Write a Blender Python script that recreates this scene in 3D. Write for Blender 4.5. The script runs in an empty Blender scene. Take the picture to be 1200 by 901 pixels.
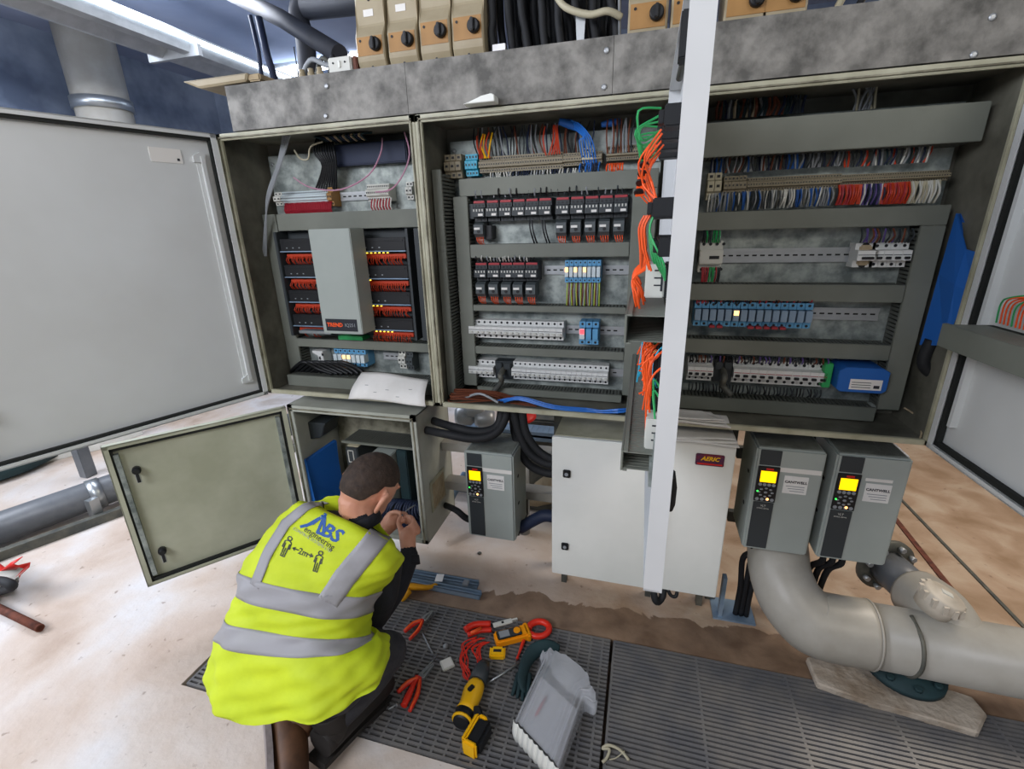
import bpy, bmesh, math, random
from mathutils import Vector as V, Matrix
from mathutils.bvhtree import BVHTree
random.seed(7)
SC = bpy.context.scene
COL = SC.collection
PI = math.pi

# ---------------------------------------------------------------- camera
CAM = V((.742, -1.548, 1.552))
yaw, pit, rol, FPX = .2785, .3256, -.0273, 545.8
_cy, _sy, _cp, _sp = math.cos(yaw), math.sin(yaw), math.cos(pit), math.sin(pit)
FW = V((-_sy*_cp, _cy*_cp, -_sp)); RT = V((_cy, _sy, 0)); UP = RT.cross(FW)
R2 = RT*math.cos(rol) + UP*math.sin(rol)
U2 = -RT*math.sin(rol) + UP*math.cos(rol)
cam = bpy.data.cameras.new('camera'); co = bpy.data.objects.new('camera', cam); COL.objects.link(co)
cam.sensor_width = 36; cam.lens = 36*FPX/1200; cam.clip_start = .02
m = Matrix((R2, U2, -FW)).transposed().to_4x4(); m.translation = CAM
co.matrix_world = m
SC.camera = co

def ray(u, v): return FW + R2*((u-600)/FPX) - U2*((v-450.5)/FPX)
def P(u, v, x=None, y=None, z=None):
    """the place in the room, on the wall-parallel / level plane given, that stands at photo point u, v"""
    r = ray(u, v)
    t = (x-CAM.x)/r.x if x is not None else (y-CAM.y)/r.y if y is not None else (z-CAM.z)/r.z
    return CAM + r*t
def rect(u0, v0, u1, v1, y):
    a = P(u0, v0, y=y); b = P(u1, v1, y=y)
    return a.x, b.x, b.z, a.z      # x0, x1, zbottom, ztop

# ---------------------------------------------------------------- materials
def lin(c):
    return tuple(((v/12.92) if v <= .04045 else ((v+.055)/1.055)**2.4) for v in c)
def hexc(h):
    h = h.lstrip('#'); return lin([int(h[i:i+2], 16)/255 for i in (0, 2, 4)]) + (1,)
MATS = {}
def mat(name, col, rough=.5, metal=0, var=.0, col2=None, scale=6, bump=0, bscale=40, emit=0, alpha=1, trans=0, detail=4, lo=.35, hi=.65, ior=1.45, coat=0):
    if name in MATS: return MATS[name]
    m = bpy.data.materials.new(name); m.use_nodes = True
    n = m.node_tree.nodes; l = m.node_tree.links; b = n['Principled BSDF']
    b.inputs['Base Color'].default_value = hexc(col); b.inputs['Roughness'].default_value = rough
    b.inputs['Metallic'].default_value = metal; b.inputs['IOR'].default_value = ior
    b.inputs['Coat Weight'].default_value = coat
    if trans: b.inputs['Transmission Weight'].default_value = trans
    if alpha < 1: b.inputs['Alpha'].default_value = alpha
    if emit:
        b.inputs['Emission Color'].default_value = hexc(col); b.inputs['Emission Strength'].default_value = emit
    tc = None
    if col2 or bump:
        tc = n.new('ShaderNodeTexCoord')
    if col2:
        t = n.new('ShaderNodeTexNoise'); t.inputs['Scale'].default_value = scale; t.inputs['Detail'].default_value = detail
        t.inputs['Roughness'].default_value = .6
        r = n.new('ShaderNodeValToRGB'); r.color_ramp.elements[0].position = lo; r.color_ramp.elements[1].position = hi
        r.color_ramp.elements[0].color = hexc(col); r.color_ramp.elements[1].color = hexc(col2)
        l.new(tc.outputs['Object'], t.inputs['Vector']); l.new(t.outputs['Fac'], r.inputs['Fac']); l.new(r.outputs['Color'], b.inputs['Base Color'])
    if bump:
        t = n.new('ShaderNodeTexNoise'); t.inputs['Scale'].default_value = bscale; t.inputs['Detail'].default_value = 5
        bp = n.new('ShaderNodeBump'); bp.inputs['Strength'].default_value = bump; bp.inputs['Distance'].default_value = .01
        l.new(tc.outputs['Object'], t.inputs['Vector']); l.new(t.outputs['Fac'], bp.inputs['Height']); l.new(bp.outputs['Normal'], b.inputs['Normal'])
    MATS[name] = m
    return m
G = dict(
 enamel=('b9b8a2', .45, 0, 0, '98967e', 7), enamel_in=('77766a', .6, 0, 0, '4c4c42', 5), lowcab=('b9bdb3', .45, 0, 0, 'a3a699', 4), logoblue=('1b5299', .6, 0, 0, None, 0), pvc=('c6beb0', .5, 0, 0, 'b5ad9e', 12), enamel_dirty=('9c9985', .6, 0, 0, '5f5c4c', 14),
 door_in=('d3d7d6', .38, 0, 0, 'cacdcb', 2), door_low=('b9bba6', .45, 0, 0, 'a5a791', 4), white=('e6e8e2', .4, 0, 0, 'dcdfd8', 3), door_white=('cdd0d1', .4, 0, 0, 'c3c6c7', 3),
 gasket=('1d201e', .8, 0, 0, None, 0), galv=('6f7876', .5, .3, 0, 'adb5b0', 20), beam=('575652', .65, .2, 0, '8f8d87', 13),
 steel=('a9aeb0', .35, .8, 0, None, 0), zinc=('b4b8ba', .42, .5, 0, 'a5a9ab', 12), trunk=('777b72', .55, 0, 0, '6c7067', 4), trunk_in=('5c605a', .6, 0, 0, None, 0),
 black=('15171a', .5, 0, 0, None, 0), rubber=('1a1c1f', .7, 0, 0, None, 0), charcoal=('33393c', .5, 0, 0, None, 0), darkgrey=('4b5254', .5, 0, 0, None, 0),
 vfd=('a2aaa5', .45, 0, 0, '99a19c', 3), vfd_top=('7f847c', .6, 0, 0, '5f6259', 12), mcb=('dcdedb', .4, 0, 0, None, 0), beige=('877e67', .5, 0, 0, None, 0), beige2=('b3ad94', .5, 0, 0, None, 0),
 cyan=('2fa3c4', .45, 0, 0, None, 0), relay=('5d9cc6', .45, 0, 0, None, 0), relayface=('c9d6da', .3, 0, 0, None, 0), blue=('1f5fae', .5, 0, 0, None, 0), bluewire=('2470c8', .45, 0, 0, None, 0),
 orange=('f2581c', .5, 0, 0, None, 0), orange_d=('b83a1c', .5, 0, 0, None, 0), green=('2fa45c', .45, 0, 0, None, 0), redtop=('a5323a', .5, 0, 0, None, 0), red=('d3231c', .45, 0, 0, None, 0), brown=('6b3a26', .55, 0, 0, None, 0),
 whitew=('cbccc4', .5, 0, 0, None, 0), greyw=('8d9296', .5, 0, 0, None, 0), violet=('5a4a86', .5, 0, 0, None, 0), pinkw=('b98aa0', .5, 0, 0, None, 0), yellowgreen=('a2b840', .5, 0, 0, None, 0),
 paper=('e9e8e4', .7, 0, 0, 'dcdbd6', 9), label=('e2e0da', .5, 0, 0, None, 0), ink=('20242c', .6, 0, 0, None, 0),
 cream=('a79b80', .45, 0, 0, '978a6e', 7), creamo=('a97f48', .5, 0, 0, '98703c', 9), navy=('1c2740', .6, 0, 0, None, 0),
 hivis=('c3d31f', .7, 0, 0, 'b2c41a', 6), reflect=('8f8e8f', .55, .0, 0, '929194', 10), jumper=('15171d', .85, 0, 0, '1b1e26', 30), trouser=('2c2d33', .85, 0, 0, '3a3b40', 14),
 skin=('cf9a80', .5, 0, 0, 'c48a70', 16), hair=('2e241e', .8, 0, 0, '3f3229', 60), boot=('6b4a32', .6, 0, 0, '4a3324', 12), sole=('24211f', .7, 0, 0, None, 0), soleg=('8f8684', .7, 0, 0, '6f6765', 20),
 yellow=('f2b90f', .4, 0, 0, None, 0), meter=('f09a12', .4, 0, 0, None, 0), plred=('d8301f', .35, 0, 0, None, 0), plorange=('ef5a22', .4, 0, 0, None, 0), glove=('e0a012', .6, 0, 0, 'c98a10', 20),
 pipegrey=('a9a69d', .38, 0, 0, '9b978c', 6), pipedark=('5a5e62', .4, 0, 0, '6a6d70', 8), castiron=('4c4f4c', .6, .3, 0, '6b6a60', 14), rust=('7a4432', .8, 0, 0, '4e2c22', 20), teal=('182c30', .75, 0, 0, '203a3e', 6),
 bluesteel=('7f98b0', .45, .4, 0, '93a8bc', 9), wallblue=('515d72', .8, 0, 0, '8592a6', 1.8), ceil=('76819a', .8, 0, 0, '8791a8', 1.5), ductdark=('23272f', .6, 0, 0, '2e333d', 6), bright=('ffffff', .5, 0, 0, None, 0),
 concpad=('8f7f6c', .85, 0, 0, 'b5aa9b', 9), insul=('b8a88c', .9, 0, 0, 'a39274', 14),
)
def M(k):
    c, r, me, va, c2, s = G[k]
    bump = {'hivis': .35, 'jumper': .3, 'trouser': .4, 'beam': .25, 'insul': .5, 'concpad': .7, 'glove': .4, 'hair': .6, 'rust': .6, 'enamel_dirty': .3}.get(k, 0)
    return mat(k, c, r, me, va, c2, s or 6, bump=bump, bscale={'hivis': 14, 'reflect': 14}.get(k, 40))

# ---------------------------------------------------------------- mesh builder
class MB:
    def __init__(s): s.bm = bmesh.new(); s.mi = 0; s.sm = False
    def _tag(s, faces, smooth=None):
        for f in faces:
            f.material_index = s.mi
            f.smooth = s.sm if smooth is None else smooth
    def box(s, x0, x1, y0, y1, z0, z1, bev=0):
        if x1 < x0: x0, x1 = x1, x0
        if y1 < y0: y0, y1 = y1, y0
        if z1 < z0: z0, z1 = z1, z0
        return s.obox(V(((x0+x1)/2, (y0+y1)/2, (z0+z1)/2)), (x1-x0, y1-y0, z1-z0), None, bev)
    def obox(s, c, size, R=None, bev=0):
        vs = []
        for k in range(8):
            d = V(((-.5 if not k & 1 else .5)*size[0], (-.5 if not k & 2 else .5)*size[1], (-.5 if not k & 4 else .5)*size[2]))
            if R is not None: d = R @ d
            vs.append(s.bm.verts.new(V(c)+d))
        fs = [s.bm.faces.new([vs[i] for i in q]) for q in ((0, 2, 3, 1), (4, 5, 7, 6), (0, 1, 5, 4), (2, 6, 7, 3), (0, 4, 6, 2), (1, 3, 7, 5))]
        if bev:
            es = list({e for f in fs for e in f.edges})
            r = bmesh.ops.bevel(s.bm, geom=es, offset=bev, segments=2, affect='EDGES', clamp_overlap=True)
            fs = [f for f in set(r['faces']) | {f for f in fs if f.is_valid} if f.is_valid]
        s._tag(fs, False); return s
    def prism(s, poly, axis, a, b, bev=0):
        """poly of 2-D points; axis 'x': (y,z), 'y': (x,z), 'z': (x,y)"""
        def mk(p, t): return V((t, p[0], p[1])) if axis == 'x' else V((p[0], t, p[1])) if axis == 'y' else V((p[0], p[1], t))
        A = [s.bm.verts.new(mk(p, a)) for p in poly]; B = [s.bm.verts.new(mk(p, b)) for p in poly]
        n = len(poly); fs = [s.bm.faces.new(A), s.bm.faces.new(B[::-1])]
        for i in range(n): fs.append(s.bm.faces.new([A[i], B[i], B[(i+1) % n], A[(i+1) % n]]))
        if bev:
            es = list({e for f in fs for e in f.edges})
            r = bmesh.ops.bevel(s.bm, geom=es, offset=bev, segments=1, affect='EDGES', clamp_overlap=True)
            fs = [f for f in set(r['faces']) | {f for f in fs if f.is_valid} if f.is_valid]
        s._tag(fs, False); return s
    def cyl(s, p0, p1, r0, r1=None, n=14, caps=True):
        return s.tube([p0, p1], [r0, r0 if r1 is None else r1], n, caps, False)
    def tube(s, pts, r, n=8, caps=True, smooth_path=True, sub=5, flat=1.0):
        pts = [V(p) for p in pts]
        rs = r if isinstance(r, (list, tuple)) else [r]*len(pts)
        if smooth_path and len(pts) > 2:
            q, rr = [], []
            for i in range(len(pts)-1):
                a = pts[max(i-1, 0)]; b = pts[i]; c = pts[i+1]; d = pts[min(i+2, len(pts)-1)]
                for k in range(sub):
                    t = k/sub
                    q.append(.5*((2*b)+(c-a)*t+(2*a-5*b+4*c-d)*t*t+(3*b-3*c+d-a)*t**3)); rr.append(rs[i]*(1-t)+rs[i+1]*t)
            q.append(pts[-1]); rr.append(rs[-1]); pts, rs = q, rr
        T0 = None; rings = []
        for i, p in enumerate(pts):
            T = (pts[min(i+1, len(pts)-1)]-pts[max(i-1, 0)])
            if T.length < 1e-9: T = V((0, 0, 1))
            T.normalize()
            if T0 is None:
                N = T.orthogonal().normalized()
            else:
                N = (N - T*N.dot(T))
                if N.length < 1e-6: N = T.orthogonal()
                N.normalize()
            T0 = T; B = T.cross(N)
            rings.append([s.bm.verts.new(p + N*math.cos(2*PI*k/n)*rs[i] + B*math.sin(2*PI*k/n)*rs[i]*flat) for k in range(n)])
        fs = []
        for a, b in zip(rings, rings[1:]):
            for k in range(n): fs.append(s.bm.faces.new([a[k], a[(k+1) % n], b[(k+1) % n], b[k]]))
        s._tag(fs, n > 5)
        if caps: s._tag([s.bm.faces.new(rings[0][::-1]), s.bm.faces.new(rings[-1])], False)
        return s
    def lathe(s, prof, o=(0, 0, 0), axis=(0, 0, 1), n=24, smooth=True):
        """prof: (radius, height) along axis from o"""
        A = V(axis).normalized(); N = A.orthogonal().normalized(); B = A.cross(N); o = V(o); rings = []
        for r, h in prof: rings.append([s.bm.verts.new(o+A*h+(N*math.cos(2*PI*k/n)+B*math.sin(2*PI*k/n))*max(r, 1e-5)) for k in range(n)])
        fs = []
        for a, b in zip(rings, rings[1:]):
            for k in range(n): fs.append(s.bm.faces.new([a[k], a[(k+1) % n], b[(k+1) % n], b[k]]))
        s._tag(fs, smooth)
        s._tag([s.bm.faces.new(rings[0][::-1]), s.bm.faces.new(rings[-1])], False); return s
    def grid(s, rows, closed=False, thick=0, smooth=True, capends=False):
        R = [[s.bm.verts.new(V(p)) for p in r] for r in rows]; fs = []
        for a, b in zip(R, R[1:]):
            n = len(a)
            for k in range(n if closed else n-1): fs.append(s.bm.faces.new([a[k], a[(k+1) % n], b[(k+1) % n], b[k]]))
        if capends: fs += [s.bm.faces.new(R[0][::-1]), s.bm.faces.new(R[-1])]
        s._tag(fs, smooth)
        if thick:
            bmesh.ops.recalc_face_normals(s.bm, faces=fs)
            r = bmesh.ops.solidify(s.bm, geom=fs, thickness=thick)
            s._tag([f for f in r['geom'] if isinstance(f, bmesh.types.BMFace)], smooth)
        return s
    def ell(s, c, r, R=None, n=16):
        c = V(c); rows = []
        for i in range(n//2+1):
            th = PI*i/(n//2); row = []
            for k in range(n):
                d = V((math.sin(th)*math.cos(2*PI*k/n)*r[0], math.sin(th)*math.sin(2*PI*k/n)*r[1], math.cos(th)*r[2]))
                if R is not None: d = R @ d
                row.append(s.bm.verts.new(c+d))
            rows.append(row)
        fs = []
        for a, b in zip(rows, rows[1:]):
            for k in range(n): fs.append(s.bm.faces.new([a[k], b[k], b[(k+1) % n], a[(k+1) % n]]))
        s._tag(fs, True); return s
    def xform(s, Mx): bmesh.ops.transform(s.bm, matrix=Mx, verts=s.bm.verts[:]); return s
    def build(s, name, mats, parent=None, weld=True):
        if weld: bmesh.ops.remove_doubles(s.bm, verts=s.bm.verts[:], dist=1e-6)
        bmesh.ops.recalc_face_normals(s.bm, faces=s.bm.faces[:])
        me = bpy.data.meshes.new(name); s.bm.to_mesh(me); s.bm.free()
        if not isinstance(mats, (list, tuple)): mats = [mats]
        for k in mats: me.materials.append(M(k) if isinstance(k, str) else k)
        return link(name, me, parent)
WM = {}
def link(name, me, parent=None):
    o = bpy.data.objects.new(name, me); COL.objects.link(o)
    if parent is not None:
        me.transform(WM[parent.name].inverted()); o.parent = parent; WM[o.name] = WM[parent.name].copy()
    else: WM[o.name] = Matrix.Identity(4)
    return o
def thing(name, label, cat, loc=(0, 0, 0), group=None, rz=0):
    o = bpy.data.objects.new(name, None); COL.objects.link(o); o.empty_display_size = .05
    o.location = loc; o.rotation_euler.z = rz
    WM[o.name] = Matrix.Translation(V(loc)) @ Matrix.Rotation(rz, 4, 'Z')
    return tag(o, label, cat, group)
def recenter(o):
    """put a lone mesh's origin at the foot of its mesh"""
    me = o.data; c = [sum(v.co[i] for v in me.vertices)/len(me.vertices) for i in range(2)] + [min(v.co.z for v in me.vertices)]
    me.transform(Matrix.Translation(-V(c))); o.location = c; WM[o.name] = Matrix.Translation(V(c)); return o
def tag(o, label, cat, group=None, kind=None):
    o['label'] = label; o['category'] = cat
    if group: o['group'] = group
    if kind: o['kind'] = kind
    if o.type == 'MESH' and o.parent is None and kind != 'structure': recenter(o)
    return o
def struct(o, label=None):
    o['kind'] = 'structure'
    if label: o['label'] = label
    return o
def dup(o, loc=None, label=None, parent=None, delta=None):
    c = o.copy(); COL.objects.link(c); WM[c.name] = WM[o.name].copy()
    if parent is not None: c.parent = parent
    elif delta is not None: c.location = o.location + V(delta)
    elif loc is not None: c.location = loc
    if label: c['label'] = label
    for ch in [k for k in SC.objects if k.parent == o and k.name != c.name]: dup(ch, parent=c)
    return c
def text(s, size, Mx, key, name, parent, ext=.0004, align='CENTER', shear=0, bold=0):
    cu = bpy.data.curves.new('t', 'FONT'); cu.body = s; cu.size = size; cu.extrude = ext; cu.align_x = align; cu.align_y = 'CENTER'; cu.shear = shear; cu.offset = bold
    cu.resolution_u = 2
    t = bpy.data.objects.new('t', cu); COL.objects.link(t)
    me = bpy.data.meshes.new_from_object(t.evaluated_get(bpy.context.evaluated_depsgraph_get()))
    bpy.data.objects.remove(t); bpy.data.curves.remove(cu)
    me.transform(Mx); me.materials.clear(); me.materials.append(M(key) if isinstance(key, str) else key)
    return link(name, me, parent)
def FRONT(x, y, z, rx=0):   # text standing upright facing the camera side (-y)
    return Matrix.Translation(V((x, y, z))) @ Matrix.Rotation(PI/2, 4, 'X')
emis = {}
def glow(name, col, st): return mat(name, col, .4, emit=st)
# ---------------------------------------------------------------- the room
def floor_mat():
    m = bpy.data.materials.new('old painted concrete'); m.use_nodes = True
    n = m.node_tree.nodes; l = m.node_tree.links; b = n['Principled BSDF']; b.inputs['Roughness'].default_value = .62
    tc = n.new('ShaderNodeTexCoord')
    def noise(sc, det, dist=0):
        t = n.new('ShaderNodeTexNoise'); t.inputs['Scale'].default_value = sc; t.inputs['Detail'].default_value = det; t.inputs['Distortion'].default_value = dist
        l.new(tc.outputs['Object'], t.inputs['Vector']); return t.outputs['Fac']
    def ramp(f, stops):
        r = n.new('ShaderNodeValToRGB'); e = r.color_ramp.elements
        e[0].position, e[0].color = stops[0]; e[1].position, e[1].color = stops[-1]
        for p, c in stops[1:-1]: k = e.new(p); k.color = c
        l.new(f, r.inputs['Fac']); return r.outputs['Color']
    def mix(f, a, c):
        x = n.new('ShaderNodeMix'); x.data_type = 'RGBA'; l.new(f, x.inputs[0]); l.new(a, x.inputs[6]); l.new(c, x.inputs[7]); return x.outputs[2]
    pale = ramp(noise(1.7, 8, .4), [(.30, hexc('a68f7c')), (.42, hexc('c1b0a1')), (.52, hexc('cbc0b6')), (.62, hexc('d0cdcb')), (.7, hexc('bab2ab'))])
    rusty = ramp(noise(5, 7, .6), [(.3, hexc('94795d')), (.5, hexc('ac9279')), (.7, hexc('bfac95'))])
    # the rusty stretch runs along the drain channel and behind the pipework on the right
    sep = n.new('ShaderNodeSeparateXYZ'); l.new(tc.outputs['Object'], sep.inputs[0])
    mp = n.new('ShaderNodeMapRange'); mp.inputs[1].default_value = .0; mp.inputs[2].default_value = 1.9; l.new(sep.outputs[0], mp.inputs[0])
    ad = n.new('ShaderNodeMath'); ad.operation = 'ADD'; l.new(mp.outputs[0], ad.inputs[0]); l.new(noise(2.3, 5, .5), ad.inputs[1])
    f = ramp(ad.outputs[0], [(.62, (0, 0, 0, 1)), (1.0, (1, 1, 1, 1))])
    c = mix(f, pale, rusty)
    spots = ramp(noise(26, 4, .2), [(.66, (0, 0, 0, 1)), (.74, (.6, .6, .6, 1))])
    dk = n.new('ShaderNodeRGB'); dk.outputs[0].default_value = hexc('6d5543')
    c = mix(spots, c, dk.outputs[0])
    # brown stain with a ragged edge along the far side of the drain
    m1 = n.new('ShaderNodeMapRange'); m1.inputs[1].default_value = .22; m1.inputs[2].default_value = -.08; l.new(sep.outputs[1], m1.inputs[0])
    m2 = n.new('ShaderNodeMapRange'); m2.inputs[1].default_value = -.67; m2.inputs[2].default_value = -.60; l.new(sep.outputs[1], m2.inputs[0])
    mu = n.new('ShaderNodeMath'); mu.operation = 'MULTIPLY'; l.new(m1.outputs[0], mu.inputs[0]); l.new(m2.outputs[0], mu.inputs[1])
    m3 = n.new('ShaderNodeMapRange'); m3.inputs[1].default_value = -.75; m3.inputs[2].default_value = .25; m3.inputs[3].default_value = .25; l.new(sep.outputs[0], m3.inputs[0])
    mv = n.new('ShaderNodeMath'); mv.operation = 'MULTIPLY'; l.new(mu.outputs[0], mv.inputs[0]); l.new(m3.outputs[0], mv.inputs[1]); mu = mv
    a2 = n.new('ShaderNodeMath'); a2.operation = 'ADD'; l.new(mu.outputs[0], a2.inputs[0]); l.new(noise(4.5, 7, .8), a2.inputs[1])
    f2 = ramp(a2.outputs[0], [(.98, (0, 0, 0, 1)), (1.5, (.9, .9, .9, 1))])
    c = mix(f2, c, ramp(noise(9, 6, .4), [(.3, hexc('5f4836')), (.7, hexc('8f765f'))]))
    l.new(c, b.inputs['Base Color'])
    bp = n.new('ShaderNodeBump'); bp.inputs['Strength'].default_value = .35; bp.inputs['Distance'].default_value = .01
    l.new(noise(30, 8), bp.inputs['Height']); l.new(bp.outputs['Normal'], b.inputs['Normal'])
    return m
FLOORM = floor_mat()
DY0, DY1, DX0 = -.665, -.08, -.80       # the sunk drain channel under the grating
f = MB()
f.box(-7, 6, DY1, 6, -.2, 0); f.box(-7, 6, -4, DY0, -.2, 0); f.box(-7, DX0, DY0, DY1, -.2, 0); f.box(DX0, 6, DY0, DY1, -.2, -.12)
struct(f.build('floor', FLOORM))
def plain_struct(name, mb, key): return struct(mb.build(name, key))
CEIL = 3.1
b = MB(); b.box(-7, 6, 3.2, 3.4, 0, CEIL); plain_struct('wall_back', b, 'wallblue')
b = MB(); b.box(-4.1, -3.9, -4, 3.2, 1.3, CEIL); b.box(-4.1, -3.9, 2.4, 3.2, 0, 1.3); plain_struct('wall_left', b, 'wallblue')
b = MB(); b.box(-7, 6, -1.2, 3.4, CEIL, CEIL+.15); plain_struct('ceiling', b, 'ceil')
for i, x in enumerate((-3.3, -2.0, -.7, .6)):
    b = MB(); b.box(x, x+.03, -1.2, 3.2, CEIL-.02, CEIL+.01); plain_struct('trim_%d' % (i+1), b, 'ductdark')

# grating over the drain: bars with real slots between them
def grate(x0, x1, y0, y1, pitch_x, pitch_y, bar, name, label):
    g = MB(); z0, z1 = -.012, .004
    y = y0
    while y <= y1+.001:
        g.box(x0, x1, y-bar/2, y+bar/2, z0, z1); y += pitch_y
    x = x0
    while x <= x1+.001:
        g.box(x-.004, x+.004, y0, y1, z0, z1-.001); x += pitch_x
    return tag(g.build(name, mat('grate plastic', '68696c', .45, .2, col2='7c7a77', scale=9)), label, 'drain grating')
grate(-.78, .70, -.655, -.09, .044, .0165, .0085, 'floor_grating', 'dark slotted drain grating under the tools, left length of the floor channel')
grate(.715, 3.0, -.655, -.09, .30, .0165, .0100, 'floor_grating', 'dark ribbed drain grating with long slots, in front of the big grey pipe')
# rails let into the floor on the right
for k, (a, c, w, key, lab) in enumerate((((1068, 590), (1195, 738), .012, 'rust', 'thin rusty floor track nearer the big grey pipe'), ((1060, 588), (1200, 718), .007, 'castiron', 'thin dark floor track nearer the open right hand door'))):
    q0, q1 = (P(1052, 612, z=0), P(1152, 738, z=0)) if k == 0 else (P(1058, 588, z=0), P(1185, 720, z=0))
    d = (q1-q0).normalized(); n_ = V((-d.y, d.x, 0))*w; q0 = q0 - d*.9; q1 = q1+d*.5
    t = MB(); t.prism([tuple((q0+n_)[:2]), tuple((q1+n_)[:2]), tuple((q1-n_)[:2]), tuple((q0-n_)[:2])], 'z', .0, .006)
    tag(t.build('floor_track', key), lab, 'floor track')
# broken concrete pad under the pipe
pp = [P(945, 768, z=.03), P(958, 800, z=.03), P(1025, 822, z=.03), P(1148, 858, z=.03), P(1158, 836, z=.03), P(1140, 815, z=.03), P(1000, 770, z=.03)]
b = MB(); b.prism([(p.x, p.y) for p in pp], 'z', .0, .028, .006)
b.prism([(p.x, p.y) for p in (P(1035, 792, z=.06), P(1098, 806, z=.06), P(1085, 780, z=.06), P(1040, 775, z=.06))], 'z', .0, .05, .005)
tag(b.build('concrete_pad', 'concpad'), 'low broken concrete pad lying under the big grey pipe', 'concrete pad')

# ---------------------------------------------------------------- far left: pipe, post, drum, rod, warning bag
a0 = P(-60, 640, z=.1); a1 = P(125, 574, z=.12); d = (a1-a0).normalized()
t = thing('floor_pipe', 'dark grey plastic pipe along the floor below the big left hand door', 'pipe', (a1.x, a1.y, 0))
e0, e1 = a0-d*.6, a1+d*1.2
MB().cyl(e0, e1, .085, n=28).build('pipe_run', 'pipedark', t)
c = a1-d*.05
b = MB(); b.lathe([(.087, -.03), (.092, -.03), (.092, .03), (.087, .03)], c, d); b.box(c.x+.06, c.x+.10, c.y-.10, c.y-.05, .0, .14)
b.build('clamp', 'steel', t)
b = MB(); n_ = V((d.y, -d.x, 0)); 
for s in (1,):
    q = [e0+n_*.13, e1+n_*.13, e1+n_*.17, e0+n_*.17]; b.prism([(p.x, p.y) for p in q], 'z', 0, .05)
tag(b.build('floor_rail', 'castiron'), 'dark steel rail on the floor beside the grey floor pipe', 'rail')
p = P(94, 562, z=.0); 
b = MB(); b.box(p.x-.035, p.x+.035, p.y+.02, p.y+.09, 0, 3.1, .004); 
tag(b.build('support_post', 'pipedark'), 'dark grey steel post standing behind the floor pipe', 'post')
p0, p1 = P(50, 543, z=0), P(118, 527, z=0)
b = MB(); b.prism([(p0.x, p0.y), (p1.x, p1.y), (p1.x+.05, p1.y+.3), (p0.x+.05, p0.y+.3)], 'z', 0, .16, .004); tag(b.build('plinth_block', 'white'), 'low white block on the floor behind the dark drum and steel post', 'block')
p = P(-12, 560, z=0)
b = MB(); b.lathe([(.40, 0), (.47, .03), (.49, .1), (.47, .14), (.49, .2), (.49, .5), (.45, .56), (.3, .6)], (p.x-.25, p.y+.1, 0), n=40)
tag(b.build('drum', 'teal'), 'big dark teal drum at the left edge, seen under the open door', 'drum')
a0, a1 = P(-60, 684, z=.03), P(47, 736, z=.02)
b = MB(); b.cyl(a0, a1, .016, n=12); b.cyl(a0, a1, .012); tag(b.build('steel_rod', 'rust'), 'rusty steel rod lying on the floor at the left edge', 'rod')
# red and white warning bag
t = thing('barrier_bag', 'crumpled red and white striped plastic on the floor at the left edge', 'plastic sheet', P(10, 690, z=0))
y_ = P(10, 690, z=0).y
def wp(u, v, dy=0): return P(u, v, y=y_+dy)
rows = []
for i, (r0, r1) in enumerate((((-40, 690), (-40, 652)), ((-10, 694), (-10, 660)), ((10, 690), (10, 664)), ((20, 686), (18, 656)), ((30, 674), (22, 654)))):
    A = wp(*r0); B_ = wp(*r1); A.z = max(A.z, .005); rows.append([A.lerp(B_, k/6)+V((0, .03*math.sin(k*1.5+i), 0)) for k in range(7)])
g = MB(); g.grid(rows, thick=.004); o = g.build('sheet', ['whitew', 'red'], t)
for p_ in o.data.polygons:
    if p_.center.z > sum(v.co.z for v in o.data.vertices)/len(o.data.vertices)+.01: p_.material_index = 1
b = MB(); b.tube([wp(-40, 700, -.05), wp(-15, 683, -.05), wp(2, 681, -.06), wp(14, 686, -.06), wp(8, 690, -.06), wp(-10, 696, -.06), wp(-30, 704, -.06)], .02, 10)
tag(b.build('black_hose', 'rubber'), 'loop of black hose over the red and white plastic', 'hose')

# ---------------------------------------------------------------- overhead, left
def trough(x0, x1, z, y0, y1, name, label):
    t = thing(name, label, 'strip light', ((x0+x1)/2, y0, z), 'suspended strip lights')
    w = (x1-x0)/2; cx = (x0+x1)/2
    prof = [(-w, -.02), (-w*.86, -.075), (-w*.55, -.085), (-w*.3, -.05), (-w*.12, -.02), (w*.12, -.02), (w*.3, -.05), (w*.55, -.085), (w*.86, -.075), (w, -.02), (w, .03), (-w, .03)]
    b = MB(); b.prism([(cx+a, z+c_) for a, c_ in prof], 'y', y0, y1); b.build('housing', 'zinc', t)
    for s in (-1, 1):
        b = MB(); b.cyl((cx+s*(w+.022), y0+.03, z-.01), (cx+s*(w+.022), y1-.03, z-.01), .016, n=12); b.build('lamp_tube', glow('fluorescent tube', 'e4efff', 9), t)
    for y in (y0+.02, (y0+y1)/2, y1-.02): b = MB(); b.box(x0-.05, x1+.05, y-.015, y+.015, z-.10, z-.03); b.build('bracket', 'zinc', t)
    for y in (y0+.3, y1-.3): b = MB(); b.cyl((cx+.1, y, z), (cx+.1, y, CEIL), .005, n=6); b.build('hanger', 'castiron', t)
trough(-2.62, -2.28, 2.80, .0, 2.9, 'strip_light', 'long suspended strip light with grey metal troughs, top left')
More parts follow.
